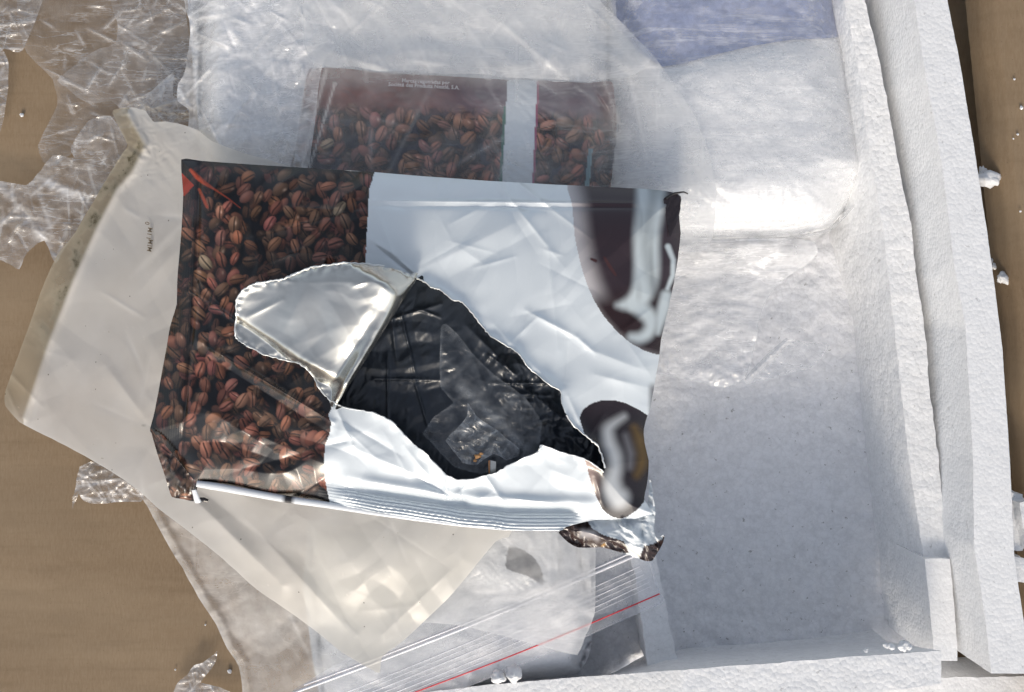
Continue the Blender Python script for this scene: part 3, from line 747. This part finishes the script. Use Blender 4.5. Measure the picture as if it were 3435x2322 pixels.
sheet('crumpled_corner', smooth_poly(CC, 3, jit=.4), lambda x, y: .0755 + K * (crumple(x, y, 91, 55, 8, .75) + 14 * sst(0, 40, pdist(x, y, CC)) + creases(x, y, [(1310, 1200, 1440, 1245, 8, 14), (1400, 1185, 1470, 1235, 7, 12), (1455, 1170, 1460, 1240, 6, -12)])), M_print, 2.5, parent=pouch, attrs={'col': col_cc})
# dark ragged fringe on the upper right corner
def col_dk(x, y): return np.tile(s2l((40, 34, 38)), (len(x), 1))
FR = [(1506, 452), (1516, 446), (1532, 440), (1545, 447), (1542, 488), (1530, 520), (1520, 540), (1512, 500)]
sheet('torn_fringe', smooth_poly(FR, 3, jit=1.0), lambda x, y: .0835 + K * crumple(x, y, 95, 20, 4, .35, .1, .4), M_print, 2, parent=pouch, attrs={'col': col_dk})
sp, sP = strip_pts([(1512, 450), (1528, 440), (1543, 437), (1552, 436), (1561, 440)], [.084, .0855, .085])
tube('loose_thread', sp, np.linspace(.0007, .0003, len(sP)), M_print, pouch, 6, .6, attrs={'col': np.tile((.012, .011, .012), (len(sP), 1))})

# black inner bag seen through the tear
IB = [(740, 900), (800, 780), (930, 610), (1000, 630), (1100, 720), (1290, 870), (1400, 1000), (1400, 1090), (1250, 1060), (1120, 1110), (1020, 1120), (940, 1050), (860, 960)]
IBC = [(880, 640, 900, 820, 4, 6), (1000, 690, 870, 730, 4, 5), (905, 690, 945, 860, 3, 6), (940, 860, 975, 980, 3, 6), (850, 860, 1000, 862, 3, 6), (880, 800, 880, 960, 3, 5), (945, 700, 1000, 720, 3, 5),
       (1060, 740, 1180, 860, 12, 8), (1110, 870, 1240, 870, 4, 7), (1130, 890, 1260, 900, 5, 6), (1150, 850, 1290, 960, 10, 8), (1100, 800, 1170, 850, 6, 8), (1170, 1000, 1260, 930, 6, 5), (1060, 780, 1110, 900, 8, 5), (1280, 980, 1340, 1040, 8, 6)]
tag(sheet('inner_bag', smooth_poly(IB, 2), lambda x, y: .0785 + .002 * sst(1050, 1250, x) + K * (crumple(x, y, 101, 110, 7, .13) * (1 + 1.4 * sst(1040, 1180, x)) + creases(x, y, IBC) + crumple(x, y, 103, 34, 4, .16, -.6, .9) * sst(1040, 1150, x)), M_black, 2.5),
    'crinkled black plastic inner bag showing through the tear in the coffee pouch', 'plastic bag')
def hz(base, var=0, sc=60, seed=1, edge=0, poly=None, crease=None, lo=0, hi=1, fl=None, fa=.3):
    def f(x, y):
        h = base + var * fbm(x / sc, y / sc, seed, 4)
        if fl: h = h + fold_haze(x, y, fl, fa)
        if poly is not None and edge: h = h + edge * np.exp(-pdist(x, y, poly) / 4.0)
        if crease:
            for (a, b, c, d, w, amt) in crease:
                ds, _ = seg_dist(x, y, (a, b), (c, d)); h = h + amt * np.exp(-(ds / w) ** 2)
        return np.clip(h, lo, hi)
    return f
TP = [(1001, 742), (1012, 735), (1040, 760), (1070, 800), (1120, 850), (1190, 900), (1230, 960), (1215, 1040), (1150, 1062), (1090, 1075), (1030, 1060), (975, 1000), (960, 985), (985, 945), (1030, 915), (1000, 880), (998, 810)]
z_ib = lambda x, y, s=0: .0815 + .002 * sst(1050, 1250, x) + K * (crumple(x, y, 111 + s, 80, 6, .2) + 3)
M_tape = mat_film('clear_tape', (.75, .8, .85), .2, .2, 140, gloss=.9)
tag(sheet('clear_film', smooth_poly(TP, 2), z_ib, M_tape, 3, attrs={'haze': hz(.05, .07, 30, 7, .12, TP, [(1001, 745, 998, 880, 4, .1), (1050, 880, 1190, 1015, 12, .25), (1120, 960, 1170, 900, 10, .15)])}),
    'wrinkled clear film strip lying on the black inner bag', 'plastic film')
CF = [(1035, 975), (1060, 945), (1062, 915), (1080, 945), (1105, 960), (1150, 995), (1180, 1020), (1178, 1035), (1150, 1045), (1120, 1030), (1080, 1055), (1050, 1050), (1010, 1000)]
tag(sheet('film_scrap', smooth_poly(CF, 2, jit=1.5), lambda x, y: .0855 + K * crumple(x, y, 121, 44, 7, .5), M_tape, 2, attrs={'haze': hz(.10, .14, 18, 9, .25, CF, fl=folds(CF, 22, 5, 15, 60), fa=.4)}),
    'small crinkled shiny film scrap in the middle of the torn opening', 'plastic film')

M_glint = mat_plain('orange_glint', (.55, .28, .10), .4, 0, .3)  # orange glint of the film scrap, put in as small coloured lumps
for k, (x, y, r) in enumerate([(1084, 1036, .0013), (1092, 1030, .0009), (1078, 1046, .0008)]):
    tag(lump('crumb', x, y, .0865, r, M_glint, 140 + k, (1.2, .8, .5), 8), 'tiny tan lump added as an orange glint on the clear scrap inside the tear', 'crumb', 'lumps added as an orange glint inside the tear')
cs = thing('copper_chip', 'small copper coloured chip at the lower rim of the tear', 'chip', 1112, 1062, .080)
M_copper = mat_plain('copper', (.62, .30, .14), .3, .6)
sheet('copper_face', [(1108, 1046), (1112, 1045), (1112, 1077), (1109, 1076)], .0865, M_copper, 1.5, parent=cs)
sheet('grey_face', [(1113, 1045), (1126, 1048), (1125, 1072), (1113, 1077)], .0862, M_foil, 1.5, parent=cs)

# ------------------------------------------------------------------ second coffee pouch behind
P2 = [(697, 165), (720, 154), (800, 157), (860, 165), (1000, 172), (1150, 181), (1285, 185), (1330, 188), (1385, 184), (1393, 200), (1402, 292), (1396, 340), (1384, 440), (1370, 520), (660, 520), (672, 330)]
beans2 = paint_canvas(660, 230, 1420, 540, 760, 57, (34, 35, 50), 1.05, .03, hue=4, gain=1.9)
def col_p2(x, y):
    b = beans2(x, y)
    m = sst(225, 262, y + 10 * noise(x / 18, y / 18, 4) - .03 * (x - 700))[:, None]
    up = np.array(s2l((118, 72, 66))) * (1 + .25 * fbm(x / 60, y / 25, 14))[:, None]
    up = up * (1 - .5 * sst(900, 1140, x))[:, None] + np.array(s2l((96, 104, 126))) * (.5 * sst(900, 1140, x))[:, None]
    c = up * (1 - m) + b * m
    xl = 1152 - (y - 181) * .055; xr = 1222 - (y - 185) * .05
    w = ((x > xl) & (x < xr))[:, None]
    c = np.where(w, np.array((.80, .85, .88)), c)
    c = np.where((np.abs(x - xl + 3) < 3.2)[:, None] & (y > 240)[:, None], np.array(s2l((58, 112, 98))), c)
    c = np.where((np.abs(x - xr) < 2.6)[:, None], np.array(s2l((165, 92, 118))), c)
    r = (sst(1345, 1380, x) * sst(330, 250, y))[:, None]; c = c * (1 - .6 * r) + np.array(s2l((130, 100, 92))) * .6 * r
    s = ((np.abs(x - 1340 + (y - 340) * .09) < 5) & (y > 338))[:, None]; c = np.where(s, np.array(s2l((120, 150, 156))), c)
    return np.clip(c, 0, 1)
pouch2 = thing('coffee_pouch', 'second coffee bean printed pouch with a white stripe lying under hazy film', 'pouch', 1040, 300, .045)
def z_p2(x, y):
    d = pdist(x, y, P2)
    return .048 + .010 * (1 - np.exp(-d / 45.0)) + K * (crumple(x, y, 131, 120, 7, .14) + creases(x, y, [(1340, 190, 1400, 300, 10, -10), (1350, 200, 1385, 250, 6, 8), (1345, 260, 1335, 440, 5, 7), (760, 180, 720, 400, 10, 6), (1060, 190, 1100, 240, 9, 6)]))
sheet('front_panel', smooth_poly(P2, 3, jit=.3), z_p2, M_print, 2.6, parent=pouch2, attrs={'col': col_p2})
sheet('back_panel', smooth_poly(P2, 2), lambda x, y: .0475 - .006 * (1 - np.exp(-pdist(x, y, P2) / 40.0)), M_white, 12, parent=pouch2)
def text_part(body, x, y, z, size, rot, mat, parent, name='printed_text', align='CENTER', squeeze=1.0):
    cu = bpy.data.curves.new('lettering', 'FONT'); cu.body = body; cu.size = size; cu.align_x = align; cu.resolution_u = 2; cu.offset = size * .018
    ob = bpy.data.objects.new('lettering', cu); scn.collection.objects.link(ob)
    dg = bpy.context.evaluated_depsgraph_get(); me = bpy.data.meshes.new_from_object(ob.evaluated_get(dg))
    bpy.data.objects.remove(ob); me.name = name; me.materials.clear(); me.materials.append(mat)
    o = bpy.data.objects.new(name, me); scn.collection.objects.link(o); o.parent = parent
    o.location = Vector(W(x, y, z)) - Vector(parent.location); o.rotation_euler = (0, 0, rot); o.scale = (squeeze, 1, 1)
    return o
zt2 = float(z_p2(np.array([965., 940., 960.]), np.array([196., 190., 197.])).max()) + .0016
text_part('Société des Produits Nestlé, S.A.', 962, 199, zt2, .0028, -.05, M_ink, pouch2)
text_part('Marcas registradas por', 966, 189, zt2, .0027, -.05, M_ink, pouch2)
text_part('Société des Produits', 1030, 183, zt2, .0030, -.035, M_ink, pouch2) if False else None

# ------------------------------------------------------------------ wrapped package, upper right
PK = [(1375, -250), (1890, -250), (1925, 30), (1945, 130), (1968, 240), (1986, 370), (1975, 405), (1945, 440), (1900, 500), (1870, 522), (1780, 538), (1640, 542), (1500, 545), (1375, 545)]
pk = thing('wrapped_package', 'rounded white foam package wrapped in scratched clear stretch film', 'package', 1700, 200, .018)
def z_pk(x, y):
    d = pdist(x, y, PK); R = 120.
    return .0195 + .036 * np.sqrt(np.clip(1 - (1 - np.clip(d / R, 0, 1)) ** 2, 0, 1)) + .0006 * fbm(x / 80, y / 80, 3) + .004 * sst(120, 200, y + (x - 1500) * .15) * sst(40, 140, d)
sheet('foam_body', smooth_poly(PK, 3), z_pk, M_foam_smooth, 6, parent=pk)
BL = [(1372, -240), (1880, -240), (1905, 40), (1912, 84), (1800, 90), (1700, 106), (1600, 130), (1500, 152), (1400, 60)]
M_blue = mat_plain('blue_sheet', (.27, .32, .50), .5, 0, 0, .2, 300, .2)
sheet('blue_sheet', smooth_poly(BL, 2), lambda x, y: z_pk(x, y) + .0012, M_blue, 8, parent=pk)
PKf = [(1360, -250), (1900, -250), (1935, 30), (1956, 130), (1978, 240), (1996, 370), (1984, 412), (1955, 450), (1905, 508), (1872, 530), (1780, 545), (1640, 549), (1500, 552), (1360, 552)]
def z_pkf(x, y):
    return z_pk(x, y) + .0026 + K * (crumple(x, y, 141, 60, 6, .12) + crumple(x, y, 143, 24, 4, .25, .2, .4) * sst(380, 450, y))
sheet('wrap_film', smooth_poly(PKf, 3), z_pkf, M_wrap, 4, parent=pk,
      attrs={'haze': hz(.22, .10, 90, 5, .1, PKf, [(1540, 470, 1900, 440, 40, .15)])})
TF = [(1480, 540), (1640, 543), (1770, 541), (1830, 545), (1850, 550), (1856, 575), (1835, 598), (1800, 620), (1765, 645), (1735, 690), (1722, 730), (1716, 770), (1705, 815), (1690, 860), (1640, 880), (1560, 862), (1470, 840), (1470, 700)]
tag(sheet('film_tail', smooth_poly(TF, 3), lambda x, y: .030 + .012 * sst(640, 550, y) + K * (crumple(x, y, 151, 90, 7, .22, 1.3, 1.2) + crumple(x, y, 153, 26, 5, .4) * sst(740, 830, y)), M_film, 4,
          attrs={'haze': hz(.38, .14, 60, 25, .15, TF, [(1765, 541, 1760, 650, 8, .12), (1720, 541, 1700, 760, 14, .12), (1640, 545, 1580, 760, 12, .1)])}),
    'loose tail of clear film hanging from the wrapped package onto the foam floor', 'plastic film')
SC = [(1690, 862), (1705, 840), (1740, 805), (1783, 768), (1795, 772), (1880, 781), (1870, 805), (1840, 835), (1800, 845), (1750, 858), (1700, 872)]
tag(sheet('film_scrap', smooth_poly(SC, 3), lambda x, y: .0245 + K * (crumple(x, y, 161, 26, 8, .30) + creases(x, y, [(1695, 862, 1790, 770, 7, 14)]) + crumple(x, y, 163, 10, 4, .9) * np.exp(-seg_dist(x, y, (1695, 862), (1790, 770))[0] / 12)), M_film, 2.5,
          attrs={'haze': hz(.16, .1, 20, 27, .2, SC, [(1695, 862, 1790, 770, 10, .3)])}),
    'crinkled clear film scrap with a bright shiny fold lying on the grainy foam floor', 'plastic film')

# ------------------------------------------------------------------ films over the upper middle
D = [(690, -200), (1345, -200), (1400, 40), (1470, 110), (1530, 190), (1580, 270), (1610, 350), (1625, 430), (1620, 520), (1600, 570), (1420, 575), (1400, 520), (1000, 500), (660, 480), (668, 360), (690, 200), (720, 110)]
FO_D = folds(D, 45, 78, 60, 260, ang=.9, spread=1.2, h=3, w=4)
FO_D2 = folds(D, 60, 79, 50, 200, ang=.7, spread=1.6, h=6, w=4)
def z_D(x, y):
    base = np.where(x < 1400, np.maximum(.062, z_p2(x, y) * (inside(x, y, P2)) + .0022), 0)
    base = .0625 + .003 * sst(1300, 1500, x) - .006 * sst(150, 60, y)
    return base + K * (creases(x, y, FO_D) + crumple(x, y, 171, 200, 5, .07) + 3 * fbm(x / 200, y / 200, 33, 2))
Dcr = [(1060, 0, 1110, 190, 10, .06), (1130, 0, 1300, 170, 8, .1), (1340, 0, 1560, 250, 10, .12), (700, 390, 760, 190, 3, .35), (680, 400, 740, 160, 4, .3), (1390, 200, 1400, 420, 8, .12), (1000, 60, 1250, 190, 14, .07), (740, 40, 980, 140, 10, .08), (1240, 60, 1300, 190, 6, -.15)]
tag(sheet('hazy_film', smooth_poly(D, 3), z_D, M_film_soft, 4.5, attrs={'haze': (lambda x, y: hz(.26, .09, 110, 41, .04, D, Dcr, fl=FO_D, fa=.16)(x, y) - .15 * inside(x, y, P2) * sst(165, 215, y))}),
    'large hazy plastic film draped over the second coffee pouch and foam', 'plastic film')
D2 = [(690, -200), (760, -200), (1300, -200), (1345, -20), (1420, 60), (1480, 130), (1440, 170), (1390, 178), (1330, 186), (1285, 182), (1210, 178), (1150, 176), (1090, 168), (1000, 168), (930, 160), (860, 162), (800, 150), (760, 154), (715, 143), (690, 100)]
tag(sheet('hazy_film', smooth_poly(D2, 3), lambda x, y: .0665 - .005 * sst(150, 60, y) + K * (creases(x, y, FO_D2) + crumple(x, y, 173, 150, 5, .12) + creases(x, y, [(1100, 20, 1280, 170, 12, 9), (760, 120, 900, 165, 8, 6)])), M_film_soft, 4.5,
          attrs={'haze': hz(.30, .16, 70, 43, .03, D2, [(1050, 10, 1290, 170, 10, .15)], fl=FO_D2, fa=.2)}),
    'second milky film layer gathered along the upper edge of the striped pouch', 'plastic film')
Cf = [(415, -200), (418, 0), (432, 60), (428, 110), (418, 170), (405, 190), (402, 230), (430, 250), (426, 290), (440, 320), (470, 350), (560, 372), (690, 400), (712, 300), (722, 200), (735, 140), (770, 60), (760, -200)]
FO_C = folds(Cf, 70, 77, 40, 180, ang=1.0, spread=1.4, h=7, w=3.5)
def z_C(x, y): return K * creases(x, y, FO_C) + .0505 + .0085 * sst(560, 720, x) - .016 * sst(520, 410, x) + K * (crumple(x, y, 181, 110, 6, .22) + crumple(x, y, 183, 36, 5, .30) * sst(540, 430, x))
tag(sheet('stretch_film', smooth_poly(Cf, 3, jit=1.2), z_C, M_film, 3.5,
          attrs={'haze': hz(.40, .22, 55, 51, .12, Cf, [(440, 0, 640, 160, 9, .15), (520, 0, 640, 190, 7, .2), (640, 190, 720, 50, 8, .2), (445, 100, 440, 330, 5, .25)], fl=FO_C, fa=.3)}),
    'crumpled white stretch film at the edge of the foam, meeting bare cardboard', 'plastic film')

# crumpled film on the left cardboard
def film_piece(poly, z0, sc, slope, seed, base, var, label, drop=None, step=2.8, edge=.05, cr=None, mat=None, name='stretch_film', nf=45, centre=None):
    fo = folds(poly, nf, seed + 1, 18, 110, h=7, w=3.0, centre=centre)
    f = lambda x, y: np.maximum(z0 + K * (crumple(x, y, seed, sc, 7, slope) + 2.0 * fbm(x / 80, y / 80, seed + 2, 2) + creases(x, y, fo)) + (drop(x, y) if drop else 0), .0012)
    return tag(sheet(name, smooth_poly(poly, 3, jit=1.4, seed=seed), f, mat or M_film, step, attrs={'haze': hz(base, var, 40, seed, edge, poly, cr, fl=fo, fa=.36)}), label, 'plastic film')
film_piece([(60, -60), (425, -60), (440, 120), (420, 260), (380, 300), (300, 290), (240, 300), (170, 345), (110, 380), (85, 330), (130, 240), (118, 180), (60, 120), (40, 40)], .0025, 70, .08, 199, .07, .06,
           'very sheer clear film sheet clinging flat to the brown cardboard', edge=.08)
film_piece([(250, -60), (410, -60), (422, 30), (430, 110), (415, 185), (398, 240), (375, 235), (330, 262), (290, 268), (255, 230), (200, 235), (150, 200), (130, 182), (165, 150), (210, 118), (262, 98), (268, 60), (255, 20)], .004, 60, .16, 201, .10, .10,
           'thin clear crumpled film lying flat on the cardboard beside white film', cr=[(300, 100, 395, 180, 40, .12)])
film_piece([(-60, -60), (110, -60), (90, 20), (55, 110), (40, 120), (10, 110), (-60, 130)], .004, 60, .14, 203, .08, .08, 'sheer clear film with fine crinkles at the cardboard corner')
film_piece([(-60, 88), (-10, 90), (10, 120), (20, 150), (18, 200), (0, 300), (-60, 310)], .005, 50, .18, 205, .16, .12, 'narrow clear film scrap with curled edge on bare cardboard')
film_piece([(258, 262), (300, 235), (345, 205), (395, 165), (392, 220), (430, 250), (440, 330), (400, 300), (360, 300), (335, 265)], .016, 30, .4, 207, .18, .14, 'spiky crinkled film scraps standing up at the cream bag corner', step=2.5)
film_piece([(0, 412), (60, 420), (95, 385), (120, 352), (170, 360), (160, 335), (200, 275), (252, 262), (290, 330), (236, 417), (205, 470), (171, 528), (150, 560), (125, 600), (100, 545), (60, 575), (45, 612), (20, 600), (0, 592), (-50, 590), (-50, 410)], .008, 60, .24, 209, .18, .16,
           'bunched clear stretch film beside the soiled edge of the cream bag', cr=[(0, 415, 110, 560, 10, .3), (80, 400, 200, 450, 8, .3), (110, 420, 220, 470, 8, .25), (90, 440, 120, 540, 6, .2)])
film_piece([(215, 1046), (180, 1060), (172, 1100), (165, 1130), (163, 1160), (178, 1120), (190, 1138), (215, 1144), (260, 1140), (320, 1138), (325, 1115), (270, 1080)], .004, 40, .3, 211, .14, .12, 'small crinkled clear film scrap poking out under the cream bag', step=2.5,
           cr=[(180, 1130, 320, 1140, 4, .35), (175, 1105, 270, 1090, 4, .3)])
film_piece([(392, 1600), (400, 1555), (425, 1530), (440, 1510), (460, 1505), (485, 1485), (494, 1478), (490, 1500), (470, 1530), (455, 1550), (500, 1560), (530, 1575), (530, 1600)], .006, 30, .5, 213, .26, .2, 'twisted clear film shred lying alone on bare cardboard', step=2.5)

# ------------------------------------------------------------------ clear bag, zip bag, frosted sheet at the lower side
CB = [(316, 1113), (336, 1152), (373, 1223), (414, 1290), (451, 1357), (491, 1418), (515, 1472), (542, 1512), (550, 1570), (552, 1640), (1000, 1640), (1080, 1500), (1120, 1250), (700, 1180), (420, 1080)]
def z_CB(x, y):
    d = pdist_line(x, y, CB[:10]); return .012 + .024 * sst(0, 260, d) + K * (crumple(x, y, 221, 150, 6, .12) + crumple(x, y, 223, 30, 5, .35) * np.exp(-d / 25) + 9 * np.exp(-((d - 14) / 8) ** 2))
tag(sheet('clear_bag', smooth_poly(CB, 3, jit=.8), z_CB, M_film_soft, 4.5, attrs={'haze': hz(.30, .08, 70, 61, .15, CB, [(440, 1150, 440, 1300, 3, .1), (540, 1400, 720, 1390, 60, .1), (660, 1400, 740, 1571, 4, .15)])}),
    'limp clear plastic bag spreading from under the cream bag onto cardboard', 'plastic bag')
# white pouch piece with brown patch
WP = [(1050, 1180), (1262, 1180), (1262, 1325), (1240, 1335), (1150, 1342), (1050, 1318)]
BP = smooth_poly([(1155, 1243), (1182, 1246), (1212, 1266), (1229, 1293), (1233, 1329), (1199, 1308), (1148, 1290)], 4)
def col_wp(x, y):
    c = np.zeros((len(x), 3)); c[:] = (.80, .81, .82); c[inside(x, y, BP)] = s2l((52, 46, 44))
    return c
tag(sheet('coffee_pouch', smooth_poly(WP, 2), lambda x, y: .043 + K * (crumple(x, y, 231, 60, 6, .2) + 8 * sst(0, 40, pdist(x, y, WP))), M_print, 2.5, attrs={'col': col_wp}),
    'corner of a white pouch with one dark brown patch under frosted film', 'pouch')
ZB = [(560, 1680), (640, 1585), (700, 1545), (778, 1500), (900, 1440), (1064, 1372), (1250, 1290), (1330, 1225), (1430, 1175), (1452, 1210), (1480, 1290), (1498, 1347), (1507, 1367), (1400, 1414), (1330, 1446), (1210, 1498), (1088, 1549), (960, 1600), (800, 1680)]
zbag = thing('zip_bag', 'clear zip lock bag with white ribs and a red line along its mouth', 'zip bag', 1050, 1450, .03)
def z_ZB(x, y):
    return .0425 + .002 * noise(x / 200, y / 200, 5) + K * crumple(x, y, 241, 140, 6, .10) + .002 * sst(1350, 1480, x)
sheet('bag_film', smooth_poly(ZB, 3), z_ZB, M_zip, 4.5, parent=zbag, attrs={'haze': hz(.24, .06, 90, 71, .1, ZB)})
def rib(name, a, b, r, mat, off=.0006, curve=0):
    t = np.linspace(0, 1, 60); x = a[0] + (b[0] - a[0]) * t; y = a[1] + (b[1] - a[1]) * t + curve * np.sin(t * math.pi)
    X, Y, Z = W(x, y, z_ZB(x, y) + off)
    return tube(name, np.stack([X, Y, Z], 1), r, mat, zbag, 8, .6)
rib('red_line', (905, 1585), (1497, 1348), .00036, M_red, .0006, 6)
rib('zip_seal', (660, 1575), (1440, 1262), .0008, M_rib, .0004, 8)
rib('zip_seal', (690, 1555), (1434, 1254), .0005, M_rib, .0004, 8)
for k in range(6):
    a = (715 + 33 * k, 1600 - 2 * k); b = (1452 + 5 * k, 1286 + 9 * k)
    rib('zip_rib', a, b, .00014 if k % 2 else .00024, M_rib, .0004, 7)
FS = [(1000, 1190), (1155, 1195), (1262, 1195), (1351, 1200), (1352, 1240), (1351, 1384), (1342, 1415), (1330, 1441), (1310, 1486), (1262, 1476), (1215, 1463), (1074, 1426), (1010, 1416), (955, 1413), (900, 1400), (880, 1300)]
tag(sheet('frosted_sheet', smooth_poly(FS, 3, jit=.5), lambda x, y: .0485 + K * (crumple(x, y, 251, 150, 5, .08) + 4 * fbm(x / 160, y / 160, 9, 2)), M_film_soft, 4, attrs={'haze': hz(.40, .08, 60, 81, .15, FS, [(1230, 1330, 1350, 1400, 8, .2), (1245, 1215, 1245, 1330, 5, .15), (900, 1330, 1230, 1350, 25, .12)])}),
    'frosted plastic sheet with a straight cut side over the white pouch corner', 'plastic film')

# ------------------------------------------------------------------ cream bag
CRM = [(255, 255), (270, 247), (300, 244), (330, 252), (348, 277), (375, 276), (410, 282), (450, 296), (480, 320), (560, 350), (640, 372), (1000, 500), (1150, 900), (1165, 1200), (1125, 1229), (1061, 1307), (1014, 1361), (960, 1413), (915, 1455), (867, 1492), (862, 1527), (845, 1521),
       (778, 1482), (707, 1425), (646, 1381), (585, 1340), (535, 1295), (491, 1256), (420, 1200), (357, 1152), (316, 1115), (269, 1081), (215, 1048), (150, 1012), (101, 988), (44, 958), (12, 921), (13, 884), (54, 773), (90, 670), (128, 581), (171, 528), (235, 417), (280, 345), (290, 330)]
INN = [(290, 260), (330, 330), (300, 390), (265, 430), (218, 521), (165, 640), (110, 780), (80, 870), (54, 948)]
FO_CR = folds(CRM, 40, 87, 60, 260, ang=.85, spread=1.6, h=3.5, w=6)
def z_crm(x, y):
    d = pdist(x, y, CRM)
    z = .014 + .050 * sst(60, 620, x + .12 * (y - 700)) - .012 * sst(1220, 1480, y)
    z = np.minimum(z, .066)
    di = pdist_line(x, y, INN)
    return z + K * (crumple(x, y, 261, 260, 5, .07) + 8 * fbm(x / 280, y / 280, 21, 2) + 7 * np.exp(-((di) / 10) ** 2) + creases(x, y, [(430, 1120, 640, 1330, 26, 16), (560, 1180, 800, 1440, 30, 12), (240, 830, 330, 950, 20, 8), (330, 1020, 700, 1300, 40, -10), (870, 1440, 1050, 1270, 20, 8)])
                + crumple(x, y, 263, 26, 6, .45) * np.exp(-np.hypot(x - 320, y - 320) / 60) + creases(x, y, FO_CR))
def inn_soft(x, y):
    di = pdist_line(x, y, INN); m = inside(x, y, INN + [(54, 1700), (1700, 1700), (1700, 0), (300, 200)])
    return sst(-7, 7, np.where(m, di, -di))
def haze_crm(x, y):
    di = pdist_line(x, y, INN); 
    h = .34 + .40 * inn_soft(x, y) + .05 * fbm(x / 120, y / 120, 91)
    h = h - .22 * sst(1150, 1400, y) - .1 * sst(420, 480, x) * sst(400, 330, y)
    return np.clip(h + .12 * np.exp(-pdist(x, y, CRM) / 4) + fold_haze(x, y, FO_CR, .10) + .15 * np.exp(-(di / 4) ** 2), 0, 1)
def dirt_crm(x, y):
    di = pdist_line(x, y, INN[1:7])
    a = np.exp(-((di - 16) / 20) ** 2) * sst(-.45, .5, fbm(x / 40, y / 40, 95)) * sst(860, 640, y) * 1.2 * (1 - inn_soft(x, y))
    b = sst(.55, .95, fbm(x / 22, y / 22, 97)) * .6 * np.exp(-np.hypot((x - 400) / 130, (y - 330) / 90) ** 2)
    c = sst(.75, .95, fbm(x / 9, y / 9, 99, 3)) * .7 * sst(.1, .5, fbm(x / 90, y / 90, 98))
    e = np.exp(-((x - 335) / 14) ** 2 - ((y - 330) / 60) ** 2) * .35
    f = .6 * np.exp(-((x - 327) / 9) ** 2 - ((y - 966) / 5) ** 2)
    return np.clip(a + b + c + e + f, 0, 1)
def mat_cream():
    t = NT('cream_polythene')
    hzv = t.attr('haze'); dirt = t.attr('dirt')
    n = t.noise(30, None, 3); nf = t.noise(230, None, 5, .7)
    col = t.mix(t.mr(n, .3, .7), (.74, .72, .685), (.79, .775, .75))
    col = t.mix(t.math('MULTIPLY', t.attr('strip'), .75), col, (.56, .49, .34))
    dn = t.math('MULTIPLY', dirt, t.mr(nf, .3, .65, .25, 1.0), clamp=True)
    col = t.mix(dn, col, (.10, .08, .04))
    sp = t.math('MULTIPLY', t.math('LESS_THAN', t.vor(110), .045), .75)
    col = t.mix(sp, col, (.08, .07, .06))
    nrm = t.bump(t.math('ADD', t.noise(45, None, 3, .6, .5), t.math('MULTIPLY', nf, .05)), .06, .002)
    dif = t.n('ShaderNodeBsdfDiffuse', {'Color': col, 'Normal': nrm}).outputs[0]
    trl = t.n('ShaderNodeBsdfTranslucent', {'Color': col, 'Normal': nrm}).outputs[0]
    tr = t.n('ShaderNodeBsdfTransparent', {'Color': (.93, .90, .80, 1)}).outputs[0]
    base = t.mixs(t.math('ADD', hzv, dn, clamp=True), tr, t.mixs(.2, dif, trl))
    gl = t.n('ShaderNodeBsdfGlossy', {'Roughness': .3, 'Normal': nrm}).outputs[0]
    return t.done(t.mixs(t.math('MULTIPLY', t.schlick(nrm), .8), base, gl))
M_creamb = mat_cream()
cream = thing('cream_bag', 'large soiled cream plastic bag spread out under the torn coffee pouch', 'plastic bag', 550, 850, .01)
sheet('bag_film', smooth_poly(CRM, 3, jit=.5), z_crm, M_creamb, 3.2, parent=cream, attrs={'haze': haze_crm, 'dirt': dirt_crm, 'strip': lambda x, y: (1 - inn_soft(x, y)) * sst(1000, 880, y)})
zs = float(z_crm(np.array([340., 345.]), np.array([520., 550.])).max())
for k, (ch, yy, sx) in enumerate([('0', 508, 339), ('M', 523, 345), ('1', 533, 344), ('1', 542, 342), ('M', 550, 346), ('1', 559, 344), ('M', 567, 344)]):
    text_part(ch, sx, yy, float(z_crm(np.array([float(sx)]), np.array([float(yy)]))[0]) + .0012, .0034, 1.35, M_darkink, cream, 'stamped_text')
print('tris', sum(len(o.data.polygons) * 2 for o in scn.objects if o.type == 'MESH'))
